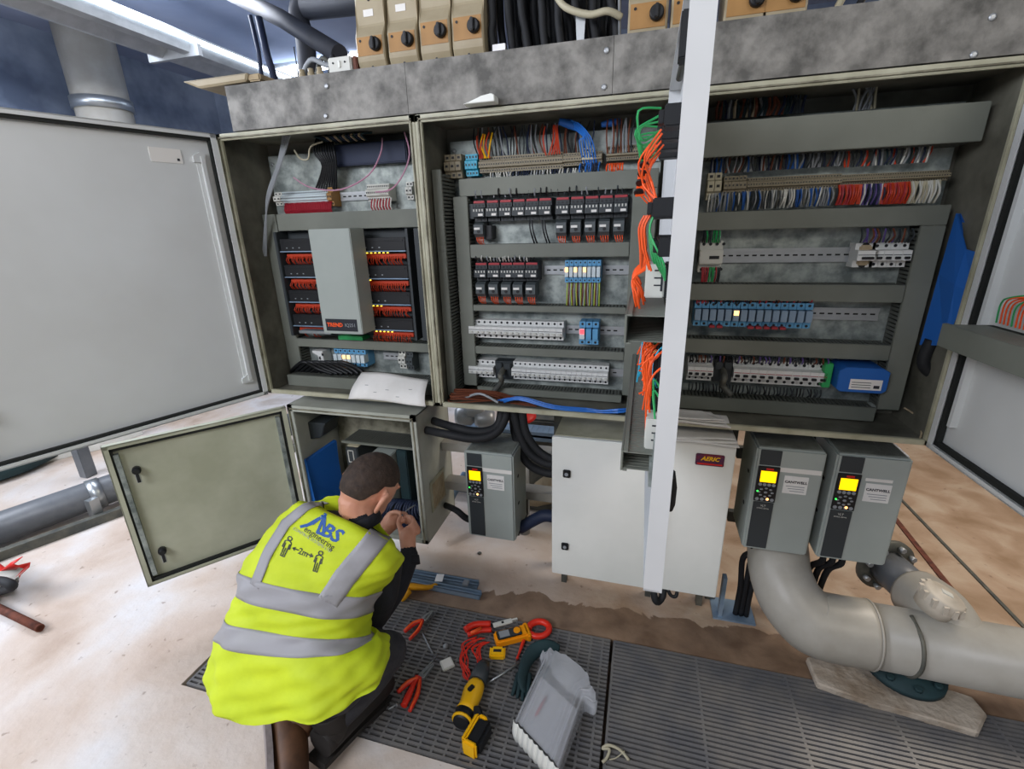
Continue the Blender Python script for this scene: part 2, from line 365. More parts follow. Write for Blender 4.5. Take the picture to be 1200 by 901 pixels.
# big vertical duct behind the left door
vx, vy = P(112, 92, y=1.7).x, 1.7; vr = (P(134, 92, y=1.7).x-P(90, 92, y=1.7).x)/2*.96
t = thing('vent_pipe', 'pale grey vertical vent pipe rising behind the big open cabinet door', 'pipe', (vx, vy, 0))
b = MB(); b.cyl((vx, vy, 0), (vx, vy, CEIL), vr, n=32); b.build('pipe_run', 'pipegrey', t)
zc_ = P(120, 124, y=1.7).z; b = MB(); b.lathe([(vr, -.04), (vr*1.08, -.04), (vr*1.08, .04), (vr, .04)], (vx, vy, zc_), n=32); b.build('collar', 'steel', t)
def run(name, label, pts, r, key, cat='pipe', parts=None, n=18, sm=False, group=None):
    b = MB(); b.tube(pts, r, n, smooth_path=sm); return tag(b.build(name, key), label, cat, group)
run('black_pipe', 'black pipe slanting overhead towards the small white box', [P(262, -12, z=2.95), P(330, 22, y=.95), P(398, 64, y=.72)], .042, 'ductdark')
b = MB(); b.tube([P(303, 20, y=.9), P(312, 60, y=.9), P(324, 100, y=.9)], .018, 8, smooth_path=False); tag(b.build('hanger_rod', 'navy'), 'dark blue hanger strut left of the upright dark pipe, thicker one', 'hanger')
b = MB(); b.tube([P(293, 18, y=.95), P(303, 60, y=.95), P(308, 100, y=.95)], .011, 8, smooth_path=False); tag(b.build('hanger_rod', 'navy'), 'dark blue hanger strut nearest the strip light, thinner one', 'hanger')
run('upright_pipe', 'dark upright pipe with elbow behind the black slanting pipe', [P(362, 100, y=1.3), P(358, 50, y=1.3), P(350, 15, y=1.3), P(362, -6, y=1.3), P(385, -8, y=1.3)], .055, 'ductdark', sm=True)
b = MB(); q0 = P(358, 8, y=1.3); q1 = P(560, -14, y=1.3); b.cyl(q0, q1, .065, n=20); tag(b.build('duct', 'ductdark'), 'dark horizontal pipe overhead behind the cream isolators', 'pipe')
b = MB()
for k in (0.42, ): 
    c = q0.lerp(q1, k); b.box(c.x-.03, c.x+.03, c.y-.07, c.y+.07, c.z-.10, c.z+.07)
tag(b.build('pipe_bracket', 'zinc'), 'small grey pipe hanger above the cream isolators', 'bracket')
# ---------------------------------------------------------------- upper enclosures
ZB, ZT, DEP = .9, 1.9, .25
YP = .14      # face of the trunking
YB = .21      # face of the zinc mounting plates
def screws(pts, key='steel', r=.006, name='screw', parent=None, ax=(0, -1, 0)):
    for p in pts: b = MB(); b.lathe([(r, 0), (r, .002), (r*.5, .0035)], p, ax, 8); b.build('screw', key, parent)
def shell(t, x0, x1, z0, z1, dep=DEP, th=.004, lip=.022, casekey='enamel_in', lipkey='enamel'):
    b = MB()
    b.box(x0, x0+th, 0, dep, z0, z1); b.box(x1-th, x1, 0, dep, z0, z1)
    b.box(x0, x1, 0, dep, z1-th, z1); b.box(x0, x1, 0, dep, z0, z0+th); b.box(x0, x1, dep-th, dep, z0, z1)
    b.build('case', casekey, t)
    b = MB()   # return lip round the opening
    b.box(x0, x0+lip, -.004, .01, z0, z1, .002); b.box(x1-lip, x1, -.004, .01, z0, z1, .002)
    b.box(x0, x1, -.004, .01, z1-lip, z1, .002); b.box(x0, x1, -.004, .01, z0, z0+lip*.8, .002)
    b.build('frame_lip', lipkey, t)
    b = MB()
    b.box(x0+.012, x0+.016, -.010, -.004, z0+.01, z1-.01); b.box(x1-.016, x1-.012, -.010, -.004, z0+.01, z1-.01)
    b.box(x0+.012, x1-.012, -.010, -.004, z1-.016, z1-.012); b.build('rain_channel', 'enamel_dirty', t)
cabs = []
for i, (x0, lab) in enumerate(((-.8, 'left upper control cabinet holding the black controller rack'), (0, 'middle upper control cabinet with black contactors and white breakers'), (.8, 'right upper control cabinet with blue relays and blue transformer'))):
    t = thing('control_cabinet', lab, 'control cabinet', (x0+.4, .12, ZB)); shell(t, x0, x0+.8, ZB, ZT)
    b = MB(); b.box(x0+.03, x0+.77, YB, YB+.003, ZB+.03, ZT-.05); b.build('mounting_plate', 'galv', t)
    screws([(x0+.045, YB, ZT-.08), (x0+.755, YB, ZT-.08), (x0+.045, YB, ZB+.06), (x0+.755, YB, ZB+.06)], parent=t, r=.008)
    cabs.append(t)
# --- doors
def hinge_door(t, hx, ang, w, z0, z1, side, inner_key, name='door', hy=-.012, outer_key='door_white', flange=.022, lip=True):
    """door swung open by ang past 90 degrees. side -1: hinged left, +1: hinged right. Local frame: u along the door from the hinge, n towards the door's inner face"""
    a = math.radians(ang)
    U = V((side*math.sin(a), -math.cos(a), 0))
    Nn = V((-U.y*(-1 if side < 0 else 1), 0, 0))
    Nn = V((U.y, -U.x, 0)) if side > 0 else V((-U.y, U.x, 0))
    # inner face of a left hinged door opened outwards looks back at the camera side
    Mx = Matrix((U, Nn, V((0, 0, 1)))).transposed().to_4x4(); Mx.translation = V((hx, hy, 0))
    b = MB(); b.box(0, w, -.003, 0, z0, z1); 
    b.box(0, .004, 0, flange, z0, z1); b.box(w-.004, w, 0, flange, z0, z1); b.box(0, w, 0, flange, z0, z0+.004); b.box(0, w, 0, flange, z1-.004, z1)
    if lip: b.box(.004, .018, flange-.004, flange, z0, z1); b.box(w-.018, w, flange-.004, flange, z0, z1); b.box(0, w, flange-.004, flange, z0, z0+.014); b.box(0, w, flange-.004, flange, z1-.014, z1)
    o = b.xform(Mx).build(name, inner_key, t)
    return o, Mx
def gasket(o, Mx, w, z0, z1, t=.012, n=.004, i=.018):
    b = MB(); b.box(i, w-i, n, n+t, z0+i, z0+i+.014); b.box(i, w-i, n, n+t, z1-i-.014, z1-i); b.box(i, i+.014, n, n+t, z0+i, z1-i); b.box(w-i-.014, w-i, n, n+t, z0+i, z1-i)
    return b.xform(Mx).build('gasket', 'gasket', o)
# big left door
LW = .86
o, Mx = hinge_door(cabs[0], -.802, 21, LW, ZB+.002, ZT-.002, -1, 'door_in'); LD, LDM = o, Mx
gasket(o, Mx, LW, ZB, ZT, t=.014, i=.012)
b = MB()
b.box(.05, .062, 0, .016, ZB+.08, ZT-.08); b.box(.062, .075, 0, .003, ZB+.08, ZT-.08)
for z in (ZT-.1, ZB+.07): b.prism([(.045, z), (.085, z), (.085, z+.02), (.06, z+.035), (.045, z+.03)], 'y', 0, .012)
b.xform(Mx).build('stiffener', 'door_in', o)
b = MB(); b.obox((.165, .001, ZT-.085), (.095, .002, .045)); lb = b.xform(Mx).build('label', 'label', o)
b = MB(); b.box(.126, .134, .0022, .0026, ZT-.10, ZT-.092); b.xform(Mx).build('barcode', 'ink', lb)
b = MB(); b.box(LW-.07, LW-.035, 0, .02, ZB+.15, ZB+.20, .004); b.xform(Mx).build('latch', 'galv', o)
# middle door, seen almost edge on
o, Mx = hinge_door(cabs[1], .805, 0, .8, ZB+.004, ZT-.002, 1, 'door_white', flange=.030, lip=False); MD, MDM = o, Mx
b = MB(); hx = .756
b.prism([(0, 1.14), (.010, 1.138), (.013, 1.12), (.013, 1.085), (.009, 1.07), (0, 1.068)], 'x', hx, hx+.03, .002)
b.xform(Mx @ Matrix.Scale(-1, 4, (0, 1, 0))).build('door_handle', 'black', o)
# right door
o, Mx = hinge_door(cabs[2], 1.602, 3, .8, ZB+.002, ZT-.002, 1, 'door_in'); RD, RDM = o, Mx
gasket(o, Mx, .8, ZB, ZT)
b = MB(); b.box(.05, .062, 0, .018, ZB+.09, ZT-.1); b.xform(Mx).build('stiffener', 'door_in', o)

# concrete-grey steel beam over the cabinets
t = thing('cable_gutter', 'stained grey sheet steel gutter running along the top of the cabinets', 'cable gutter', (.5, .1, ZT))
b = MB(); bx0, bx1 = P(269, 130, y=.0).x, 1.95
for a_, c_ in ((bx0, -.02), (-.02, .62), (.62, 1.95)): b = MB(); b.box(a_+.0006, c_-.0006, -.002, .022, ZT+.004, 2.045); b.box(a_+.0006, c_-.0006, .022, .22, ZT+.004, ZT+.010); b.box(a_+.0006, c_-.0006, .217, .22, ZT+.010, 2.045); zt_ = 2.0425 if c_ < .7 else 2.0125; b.box(a_+.0006, c_-.0006, .022, .217, zt_-.003, zt_); b.build('panel', 'beam', t)
screws([P(383, 101, y=-.003), P(382, 136, y=-.003), P(711, 59, y=-.003), P(708, 102, y=-.003), P(1163, 20, y=-.003), P(1141, 64, y=-.003)], 'zinc', .008, 'screws', t)
# little white sensor and the paint flake
p0 = P(545, 128, y=-.03)
b = MB(); b.prism([(p0.x, 1.905), (p0.x+.10, 1.905), (p0.x+.10, 1.922), (p0.x+.09, 1.927), (p0.x+.06, 1.922)], 'y', -.05, -.005, .002)
tag(b.build('sensor_housing', 'white'), 'small white plastic housing on top of the middle cabinet edge', 'sensor')

# ---------------------------------------------------------------- trunking
def lid(t, x0, x1, z0, z1, y0=YP, y1=YB, slots=True, vert=False, name='lid'):
    b = MB(); b.box(x0, x1, y0, y0+.012, z0, z1, .0015); o = b.build(name, 'trunk', t)
    b = MB()
    if vert:
        z = z0+.006
        while z < z1-.008:
            b.box(x0+.001, x0+.003, y0+.01, y1, z, z+.0075); b.box(x1-.003, x1-.001, y0+.01, y1, z, z+.0075); z += .0125
    else:
        x = x0+.006
        while x < x1-.008:
            b.box(x, x+.0075, y0+.01, y1, z0+.001, z0+.003); b.box(x, x+.0075, y0+.01, y1, z1-.003, z1-.001); x += .0125
    b.box(x0+.001, x1-.001, y1-.003, y1, z0, z1)
    b.build('slotted_channel', 'trunk_in', t); return o
def trunk(label, x0, x1, z0, z1, vert=False, y0=YP, y1=YB, group=None):
    t = thing('cable_trunking', label, 'cable trunking', ((x0+x1)/2, y1, z0), group)
    lid(t, x0, x1, z0, z1, y0, y1, vert=vert); return t
def R_(a, b_, c, d, y=YP): return rect(a, b_, c, d, y)
# cabinet 1
x0, x1, z0, z1 = R_(323, 251, 485.5, 266); C1 = (x0, x1)
trunk('grey horizontal cable trunking above the controller rack', x0, -.045, z0, z1)
trunk('grey upright cable trunking left of the controller rack', -.79, x0-.004, ZB+.06, z1, True)
a = R_(347, 396.5, 499, 413); trunk('grey horizontal cable trunking just below the controller rack', a[0], -.045, a[2], a[3])
x0, x1, z0, z1 = R_(318, 446, 505, 468, .05); trunk('grey cable trunking along the bottom of the left cabinet, under the paper', -.77, -.03, ZB+.006, ZB+.055, y0=.09)
# cabinet 2
T2 = R_(537.4, 210, 777, 219)
trunk('grey horizontal cable trunking under the beige terminals of the middle cabinet', T2[0], .765, T2[2], T2[3])
trunk('slotted upright trunking against the left wall of the middle cabinet', .012, .045, ZB+.02, P(510, 200, y=.1).z, True, y0=.07, y1=.2)
a = R_(519, 217, 546, 452); trunk('grey upright cable trunking left of the contactors', .056, T2[0]+.028, ZB+.045, T2[2]-.001, True)
xl = T2[0]+.03
a = R_(741.7, 222, 768, 450); trunk('grey upright cable trunking right of the contactors', a[0], .765, ZB+.045, T2[2]-.001, True); xr = a[0]-.002
H = []
for (u0, v0, u1, v1, lab) in ((540.6, 287, 741.7, 300.4, 'grey horizontal cable trunking between the two contactor rows'), (543, 357, 734, 368, 'grey horizontal cable trunking above the longer white breaker row'), (546, 405, 734, 422.5, 'grey horizontal cable trunking between the two white breaker rows'), (548, 452, 727, 472, 'grey horizontal cable trunking under the lowest white breaker row')):
    a = R_(u0, v0, u1, v1); H.append(a); trunk(lab, xl, xr, a[2], a[3])
# cabinet 3
a = R_(838, 143.5, 1160, 164.5, .10); trunk('wide grey cable trunking at the very top of the right cabinet', .83, 1.575, a[2], a[3], y0=.10)
a = R_(826, 249, 1111.5, 263.5); T3 = a; trunk('grey cable trunking under the long terminal row of the right cabinet', .83, 1.565, a[2], a[3])
b3 = R_(1079.5, 266, 1054.7, 478); vx0 = P(1079.5, 266, y=YP).x
trunk('grey upright cable trunking at the right of the right cabinet', vx0, 1.565, ZB+.055, T3[2]-.001, True)
K = []
for (u0, v0, u1, v1, lab) in ((818, 333, 1063, 355, 'grey cable trunking above the blue relay row'), (811, 397, 1044, 423, 'grey cable trunking between the blue relays and the lowest breakers'), (804, 464, 1063, 500, 'grey cable trunking along the bottom of the right cabinet')):
    a = R_(u0, v0, u1, v1); K.append(a)
    trunk(lab, .83, vx0-.002 if K.__len__() < 3 else vx0-.002, max(a[2], ZB+.01), a[3])

def rail(label, x0, x1, z, h=.032):
    t = thing('mounting_rail', label, 'mounting rail', ((x0+x1)/2, YB, z-h/2))
    b = MB(); b.box(x0, x1, YB-.007, YB, z-h*.3, z+h*.3); b.box(x0, x1, YB-.010, YB-.007, z-h/2, z-h*.3+.002); b.box(x0, x1, YB-.010, YB-.007, z+h*.3-.002, z+h/2); b.build('rail_body', 'zinc', t)
    b = MB(); x = x0+.01
    while x < x1-.02: b.box(x, x+.014, YB-.0074, YB-.0068, z-.0025, z+.0025); x += .024
    b.build('slots', 'gasket', t)
# ---------------------------------------------------------------- small switchgear, each built once at the origin and copied
YD = .135     # front face of breakers
def new_at(name, label, cat, group, loc):
    return thing(name, label, cat, loc, group)
def mk_breaker(loc, w, h, label, group, stripe='charcoal', toggle='black', name='circuit_breaker', tb='mcb'):
    t = new_at(name, label, 'circuit breaker', group, loc); x, y, z = loc     # loc = bottom centre, at the plate
    D = YB-YD
    prof = [(y, z), (y-D*.62, z), (y-D*.62, z+h*.27), (y-D, z+h*.30), (y-D, z+h*.70), (y-D*.62, z+h*.73), (y-D*.62, z+h), (y, z+h)]
    b = MB(); b.prism(prof, 'x', x-w/2+.0004, x+w/2-.0004); b.build('body', tb, t)
    b = MB(); b.box(x-w*.28, x+w*.28, y-D-.008, y-D, z+h*.36, z+h*.46, .001); b.build('toggle', toggle, t)
    for q in (.12, .88): b = MB(); b.lathe([(w*.2, 0), (w*.2, .0012)], (x, y-D*.62, z+h*q), (0, -1, 0), 8); b.build('terminal_screw', 'black', t)
    if stripe:
        b = MB(); b.box(x-w*.46, x+w*.46, y-D-.0008, y-D, z+h*.52, z+h*.545); b.build('stripe', stripe, t)
    return t
def breaker_row(n, a, label, group, stripe='charcoal', toggle='black', **k):
    x0, x1, z0, z1 = a; w = (x1-x0)/n; z0, z1 = min(z0, z1), max(z0, z1)
    p = mk_breaker((x0+w/2, YB, z0), w, z1-z0, label, group, stripe, toggle, **k)
    for i in range(1, n): dup(p, delta=(w*i, 0, 0))
    return w
def R0(a, b_, c, d, y=YD): return rect(a, b_, c, d, y)
# cabinet 2, row 3
a = R0(548.5, 376, 659, 401); breaker_row(16, a, 'white circuit breaker in the upper row of sixteen in the middle cabinet', 'upper white breaker row of the middle cabinet', toggle='whitew')
w = (a[1]-a[0])/16
b = MB()   # 3 small blanks
zr3 = (a[2]+a[3])/2
rail('zinc mounting rail right of the upper white breaker row', a[1]+.003, xr, zr3)
RZ3 = zr3
a = R0(548.5, 423, 578.5, 445); breaker_row(5, a, 'white circuit breaker in the short row of five left of the black cable clamp', 'five white breakers left of the clamp', toggle='whitew')
z4 = a
a2 = R0(599, 424.5, 712, 453); a2 = (a2[0], a2[1], a[2], a[3]); breaker_row(19, a2, 'white circuit breaker in the lowest long row of the middle cabinet', 'lowest white breaker row of the middle cabinet', toggle='whitew')
rail('zinc mounting rail at the right end of the lowest white breaker row', a2[1]+.003, xr, (a2[2]+a2[3])/2)
# clamp between
cx = (a[1]+a2[0])/2; cz = (a[2]+a[3])/2
def clamp(cx, cz, w, h, label, tail, lab2):
    t = thing('cable_terminal', label, 'terminal', (cx, YB, cz-h/2))
    b = MB(); b.box(cx-w/2+.002, cx+w/2-.002, YD+.02, YB, cz-h/2, cz+h/2, .003)
    b.box(cx-w/2+.006, cx-.004, YD+.008, YD+.02, cz+h*.1, cz+h/2-.004, .002); b.box(cx+.004, cx+w/2-.006, YD+.008, YD+.02, cz+h*.1, cz+h/2-.004, .002); b.build('housing', 'charcoal', t)
    b = MB(); b.tube([(cx, YD+.03, cz+h*.1), (cx, YD-.03, cz-h*.1), (cx, YD-.02, cz-h*.5), tail], .011, 10); b.build('cable', 'castiron', t)
clamp(cx, cz, a2[0]-a[1], a[3]-a[2], 'dark cable terminal between the two lowest breaker rows of the middle cabinet', (cx-.05, YD-.02, cz-.10), '')
# cabinet 3 rows
a = R0(807, 423, 834.5, 448); a3 = R0(861, 427, 967, 456); z_ = (P(834, 423, y=YD).z, P(834, 449, y=YD).z)
breaker_row(4, (a[0], a[1], z_[1], z_[0]), 'white circuit breaker in the lowest group of four, right of the middle door', 'four breakers at the bottom left of the right cabinet', 'redtop')
breaker_row(11, (a3[0], a3[1], z_[1], z_[0]), 'white circuit breaker with red stripe in the row of eleven left of the blue transformer', 'eleven breakers left of the blue transformer', 'redtop')
cx = (a[1]+a3[0])/2; clamp(cx, sum(z_)/2, a3[0]-a[1], z_[0]-z_[1], 'dark cable terminal between the two lowest breaker groups of the right cabinet', (cx+.03, YD-.03, z_[1]-.03), '')
a = R0(1005, 290, 1026, 315); zt, zb = P(1030, 285, y=YD).z, P(1030, 314, y=YD).z
breaker_row(1, (a[0]+.004, a[1], zb, zt), 'single white circuit breaker beside the scorched brown terminal block', None)
a = R0(1028.5, 284, 1065, 315); breaker_row(4, (a[0], a[1], zb, zt), 'white circuit breaker in the group of four at the right end of the upper rail', 'four breakers at the right end of the upper rail')
rz = (zt+zb)/2; xl3 = P(1003, 300, y=YB).x
t = thing('worn_terminal', 'scorched brown terminal block left of the single breaker on the upper rail', 'terminal', (xl3, YB, rz-.03))
b = MB(); b.box(xl3-.012, xl3+.02, YD+.02, YB, rz-.03, rz+.03, .004); b.build('block', 'insul', t)
rail('long zinc mounting rail across the upper part of the right cabinet', .95, xl3-.014, rz, .045)
# contactor style device with white body
cw = R0(821, 288, 846, 312)
t = thing('control_relay', 'white relay with dark terminals just right of the middle door edge', 'relay', ((cw[0]+cw[1])/2, YB, rz-.05))
b = MB(); b.box(cw[0], cw[1], YD, YB, rz-.022, rz+.022, .002); b.box(cw[0], cw[1], YD+.02, YB, rz-.05, rz+.05, .002); b.build('body', 'whitew', t)
b = MB(); 
for k in range(4):
    for s in (-1, 1): b.lathe([(.005, 0), (.005, .002)], (cw[0]+.012+k*.02, YD+.02, rz+s*.04), (0, -1, 0), 8)
b.box(cw[0]+.03, cw[0]+.06, YD-.001, YD, rz-.006, rz+.004); b.build('terminal_screws', 'black', t)

# --- contactors with overload relays
def mk_contactor(x, zb, w, h, label, group, red='redtop'):
    t = new_at('contactor', label, 'contactor', group, (x, YB, zb)); yd = YD-.01
    b = MB()
    b.prism([(YB, zb), (yd+.03, zb), (yd+.03, zb+h*.18), (yd, zb+h*.22), (yd, zb+h*.62), (yd+.018, zb+h*.66), (yd+.018, zb+h*.86), (yd+.03, zb+h), (YB, zb+h)], 'x', x-w/2+.001, x+w/2-.001); b.build('body', 'charcoal', t)
    b = MB(); b.box(x-w/2+.003, x+w/2-.003, yd+.014, yd+.03, zb+h*.86, zb+h*.97, .001); b.build('top_strip', red, t)
    b = MB()
    for k in range(4): b.box(x-w*.38+k*w*.23, x-w*.38+k*w*.23+w*.09, yd-.001, yd+.003, zb+h*.47, zb+h*.58)
    b.build('contact_marks', 'whitew', t)
    b = MB(); b.box(x+w*.0, x+w*.38, yd-.0015, yd, zb+h*.26, zb+h*.37); b.build('label', 'label', t)
    b = MB()
    for k in range(3):
        for zz in (.09, .75): b.lathe([(.004, 0), (.004, .002)], (x-w*.3+k*w*.3, yd+(.029 if zz < .5 else .018), zb+h*zz), (0, -1, 0), 6)
    b.build('terminal_screws', 'black', t)
    return t
def mk_overload(x, zt, w, h, label, group, lab=True, wires=True):
    t = new_at('overload_relay', label, 'overload relay', group, (x, YB, zt-h)); yd = YD-.006; zb = zt-h
    b = MB(); b.prism([(YB-.01, zb+.2*h), (yd+.02, zb), (yd+.012, zb+.15*h), (yd, zb+.3*h), (yd, zb+.85*h), (yd+.02, zt-.001), (YB-.01, zt-.001)], 'x', x-w/2+.002, x+w*.30); b.build('body', 'darkgrey', t)
    b = MB(); b.lathe([(.006, 0), (.006, .003)], (x-w*.05, yd, zb+h*.45), (0, -1, 0), 8); b.build('dial', 'black', t)
    if lab: b = MB(); b.box(x-w*.40, x+w*.06, yd-.0015, yd, zb+h*.55, zb+h*.68); b.build('label', 'label', t)
    if wires:
        b = MB()
        for k in range(4): b.tube([(x-w*.34+k*w*.17, yd+.018, zb+h*.12), (x-w*.26+k*w*.16, yd+.01, zb-h*.12), (x-w*.14+k*w*.10, yd+.03, zb-h*.36)], .0017, 5, sub=3)
        b.build('wires', 'orange', t)
    return t
sc = 5.714; X = lambda u: 535+u/sc; Yp = lambda v: 215+v/sc
zt, zb = P(X(150), Yp(112), y=YD).z, P(X(150), Yp(255), y=YD).z
px = [108, 197, 285, 373, 460, 548]
xs = [P(X(u), Yp(180), y=YD).x for u in px]; w1 = P(X(190), Yp(180), y=YD).x-xs[0]
g = 'six contactors at the left of the upper contactor row'
c0 = mk_contactor(xs[0]+w1/2, zb, w1, zt-zb, 'black contactor with red top, among the six at the left of the upper row', g)
for q in xs[1:]: dup(c0, delta=(q-xs[0], 0, 0))
xs2 = [P(X(u), Yp(170), y=YD).x for u in (663, 760, 857, 952, 1050)]; w2 = P(X(755), Yp(170), y=YD).x-xs2[0]
g = 'five contactors at the right of the upper contactor row'
c0 = mk_contactor(xs2[0]+w2/2, zb, w2, zt-zb, 'black contactor with red top, above an overload relay at the right of the upper row', g)
for q in xs2[1:]: dup(c0, delta=(q-xs2[0], 0, 0))
zo = zb-.002; ho = zo-P(X(700), Yp(365), y=YD).z
o0 = mk_overload(xs[0]+w1/2, zo, w1, ho*.95, 'single dark overload relay below the leftmost contactor of the upper row', None)
g = 'overload relays under the right hand contactors of the upper row'
o0 = mk_overload(xs2[0]+w2/2, zo, w2, ho, 'dark overload relay with orange wires, right hand half of the upper contactor row', g)
for q in xs2[1:]: dup(o0, delta=(q-xs2[0], 0, 0))
x_ = P(X(35), Yp(180), y=YD).x; b = MB(); b.box(x_, xs[0]-.003, YD+.02, YB, zb+.01, zt-.01, .002)
tag(b.build('auxiliary_block', 'charcoal'), 'small dark auxiliary block at the left end of the upper contactor row', 'auxiliary block')
x_ = P(X(182), Yp(330), y=YD+.02).x; b = MB(); b.box(x_, x_+.03, YD+.02, YB, zo-ho, zo-.012, .002)
tag(b.build('dark_module', 'black'), 'narrow black module beside the single overload relay', 'module')
ZR1 = (zt+zb)/2
rail('zinc rail end showing right of the upper contactor row', xs2[-1]+w2+.004, xr, ZR1+.01)
# row 2
zt, zb = P(X(300), Yp(528), y=YD).z, P(X(300), Yp(655), y=YD).z
xs3 = [P(X(u), Yp(590), y=YD).x for u in (122, 208, 293, 372, 458)]; w3 = P(X(203), Yp(590), y=YD).x-xs3[0]
g = 'contactors of the lower contactor row'
c0 = mk_contactor(xs3[0]+w3/2, zb, w3, zt-zb, 'black contactor with red top in the lower row of five', g)
for q in xs3[1:]: dup(c0, delta=(q-xs3[0], 0, 0))
ho2 = zb-P(X(300), Yp(768), y=YD).z; g = 'overload relays of the lower contactor row'
o0 = mk_overload(xs3[0]+w3/2, zb-.002, w3, ho2, 'dark overload relay with orange wires under the lower row of contactors', g)
for q in xs3[1:]: dup(o0, delta=(q-xs3[0], 0, 0))
ZR2 = P(X(620), Yp(585), y=YB).z
# --- plug-in relays
def mk_relay(x, zc, w, h, label, group, face='relayface', lit=None, name='plug_in_relay'):
    t = new_at(name, label, 'relay', group, (x, YB, zc-h/2)); yd = YD
    b = MB(); b.box(x-w/2+.0005, x+w/2-.0005, yd+.01, YB, zc+h*.24, zc+h/2, .001); b.box(x-w/2+.0005, x+w/2-.0005, yd+.01, YB, zc-h/2, zc-h*.26, .001); b.box(x-w/2+.0005, x+w/2-.0005, yd+.03, YB, zc-h*.3, zc+h*.3); b.build('base', 'relay', t)
    b = MB(); b.box(x-w*.40, x+w*.40, yd-.004, yd+.03, zc-h*.24, zc+h*.22, .001); b.build('relay_body', face, t)
    for q in (.40, -.40): b = MB(); b.lathe([(w*.2, 0), (w*.2, .0012)], (x, yd+.01, zc+h*q), (0, -1, 0), 6); b.build('terminal_screw', 'black', t)
    if lit:
        b = MB(); b.box(x-w*.3, x+w*.3, yd-.006, yd-.004, zc+h*.0, zc+h*.18); b.build('indicator_lamp', lit, t)
    return t
amb = glow('amber indicator', 'ffb060', 5); redl = glow('red indicator', 'ff3038', 5); yel = glow('yellow indicator', 'ffd040', 3)
zt, zb = P(X(840), Yp(515), y=YD).z, P(X(840), Yp(665), y=YD).z
xr0 = P(X(722), Yp(590), y=YD).x; xr1 = P(X(965), Yp(590), y=YD).x; w = (xr1-xr0)/8; zc = (zt+zb)/2
A = mk_relay(xr0+w*.5, zc, w, zt-zb, 'blue based plug-in relay with amber lamp lit, lower contactor row', 'relays with an amber lamp lit in the middle cabinet', 'orange_d' if 0 else 'relayface', amb)
B_ = mk_relay(xr0+w*1.5, zc, w, zt-zb, 'blue based plug-in relay with no lamp lit, right of the lower contactors', 'unlit relays right of the lower contactors')
for k in (2, 4): dup(A, delta=(w*k, 0, 0))
for k in (2, 4, 5, 6): dup(B_, delta=(w*k, 0, 0))
rail('zinc mounting rail left of the amber-lit relays', xs3[-1]+w3+.01, xr0-.002, zc); rail('zinc mounting rail right of the amber-lit relays', xr1+.002, xr, zc)
b = MB()
for k in range(22):
    x = xr0+.008+(xr1-xr0-.014)*k/21; b.mi = k % 3
    b.tube([(x, YD+.03, zb+.01), (x+random.uniform(-.003, .003), YD+.022, zb-.03), (x+random.uniform(-.004, .004), YD+.03, zb-.085)], .0028, 5, sub=3)
tag(b.build('wire_bundle', ['yellowgreen', 'brown', 'greyw']), 'green and brown wires hanging below the amber-lit relays', 'wires', kind='stuff')
a = R0(678.5, 377, 701, 403); w = (a[1]-a[0])/3; zc = RZ3
mk_relay(a[0]+w/2, zc, w, .085, 'small relay glowing red, leftmost of the three beside the white breakers', None, 'relayface', redl)
B_ = mk_relay(a[0]+w*1.5, zc, w, .085, 'small blue relay with no lamp lit, right of the red glowing one', 'two small unlit relays beside the red one', 'relay'); dup(B_, delta=(w, 0, 0))
# --- cabinet 3 relay row
a = R0(814, 361, 950.5, 384); zt, zb = P(880, 355, y=YD).z, P(880, 384, y=YD).z; w = (a[1]-a[0])/15; zc = (zt+zb)/2
g = 'blue relays in the row of fifteen of the right cabinet'
B_ = mk_relay(a[0]+w/2, zc, w, zt-zb, 'blue plug-in relay in the long row of the right cabinet, no lamp lit', g, 'bluesteel')
for k in range(1, 15):
    if k != 5: dup(B_, delta=(w*k, 0, 0))
mk_relay(a[0]+w*5.5, zc, w, zt-zb, 'blue plug-in relay with the amber lamp lit in the long row of the right cabinet', None, 'bluesteel', amb)
b = MB()
for k in (2, 3, 7, 8, 9, 10, 11): b.box(a[0]+w*k+.003, a[0]+w*(k+1)-.003, YD-.012, YD+.01, zb-.002, zb+.006, .001)
tag(b.build('retaining_clips', 'redtop'), 'red retaining clips under the blue relay row', 'clips', kind='stuff')
rail('zinc mounting rail right of the long blue relay row', a[1]+.004, vx0-.03, zc, .04)
# --- terminals
def term_row(a, n, label, group, key='beige', y=YD+.015, cat='terminal', name='terminal_block', screws_=True):
    x0, x1, z0, z1 = a; w = (x1-x0)/n; h = z1-z0
    x = x0+w/2; b = MB()
    b.prism([(YB, z0), (y+.012, z0), (y+.012, z0+h*.25), (y, z0+h*.32), (y, z0+h*.68), (y+.012, z0+h*.75), (y+.012, z1), (YB, z1)], 'x', x-w*.46, x+w*.46)
    b.mi = 1
    for q in (.13, .5, .87): b.box(x-w*.22, x+w*.22, y+(.011 if q != .5 else -.001), y+.02, z0+h*(q-.05), z0+h*(q+.05))
    o = tag(b.build(name, [key, 'black']), label, cat, group)
    for i in range(1, n): dup(o, delta=(w*i, 0, 0))
S = 3.755; X = lambda u: 490+u/S; Yp = lambda v: 130+v/S
def zz(u, v0, v1, y=YD+.015): return P(X(u), Yp(v1), y=y).z, P(X(u), Yp(v0), y=y).z
def xx(u, v=210): return P(X(u), Yp(v), y=YD+.015).x
q = zz(440, 190, 262)
term_row((xx(110), xx(185), q[0]-.012, q[1]+.015), 3, 'big grey-beige terminal at the left end of the middle cabinet top row', 'three big terminals at the left end')
term_row((xx(203), xx(257), q[0]-.008, q[1]+.012), 4, 'bright blue terminal beside the big grey-beige ones', 'blue terminals of the middle cabinet top row', 'cyan')
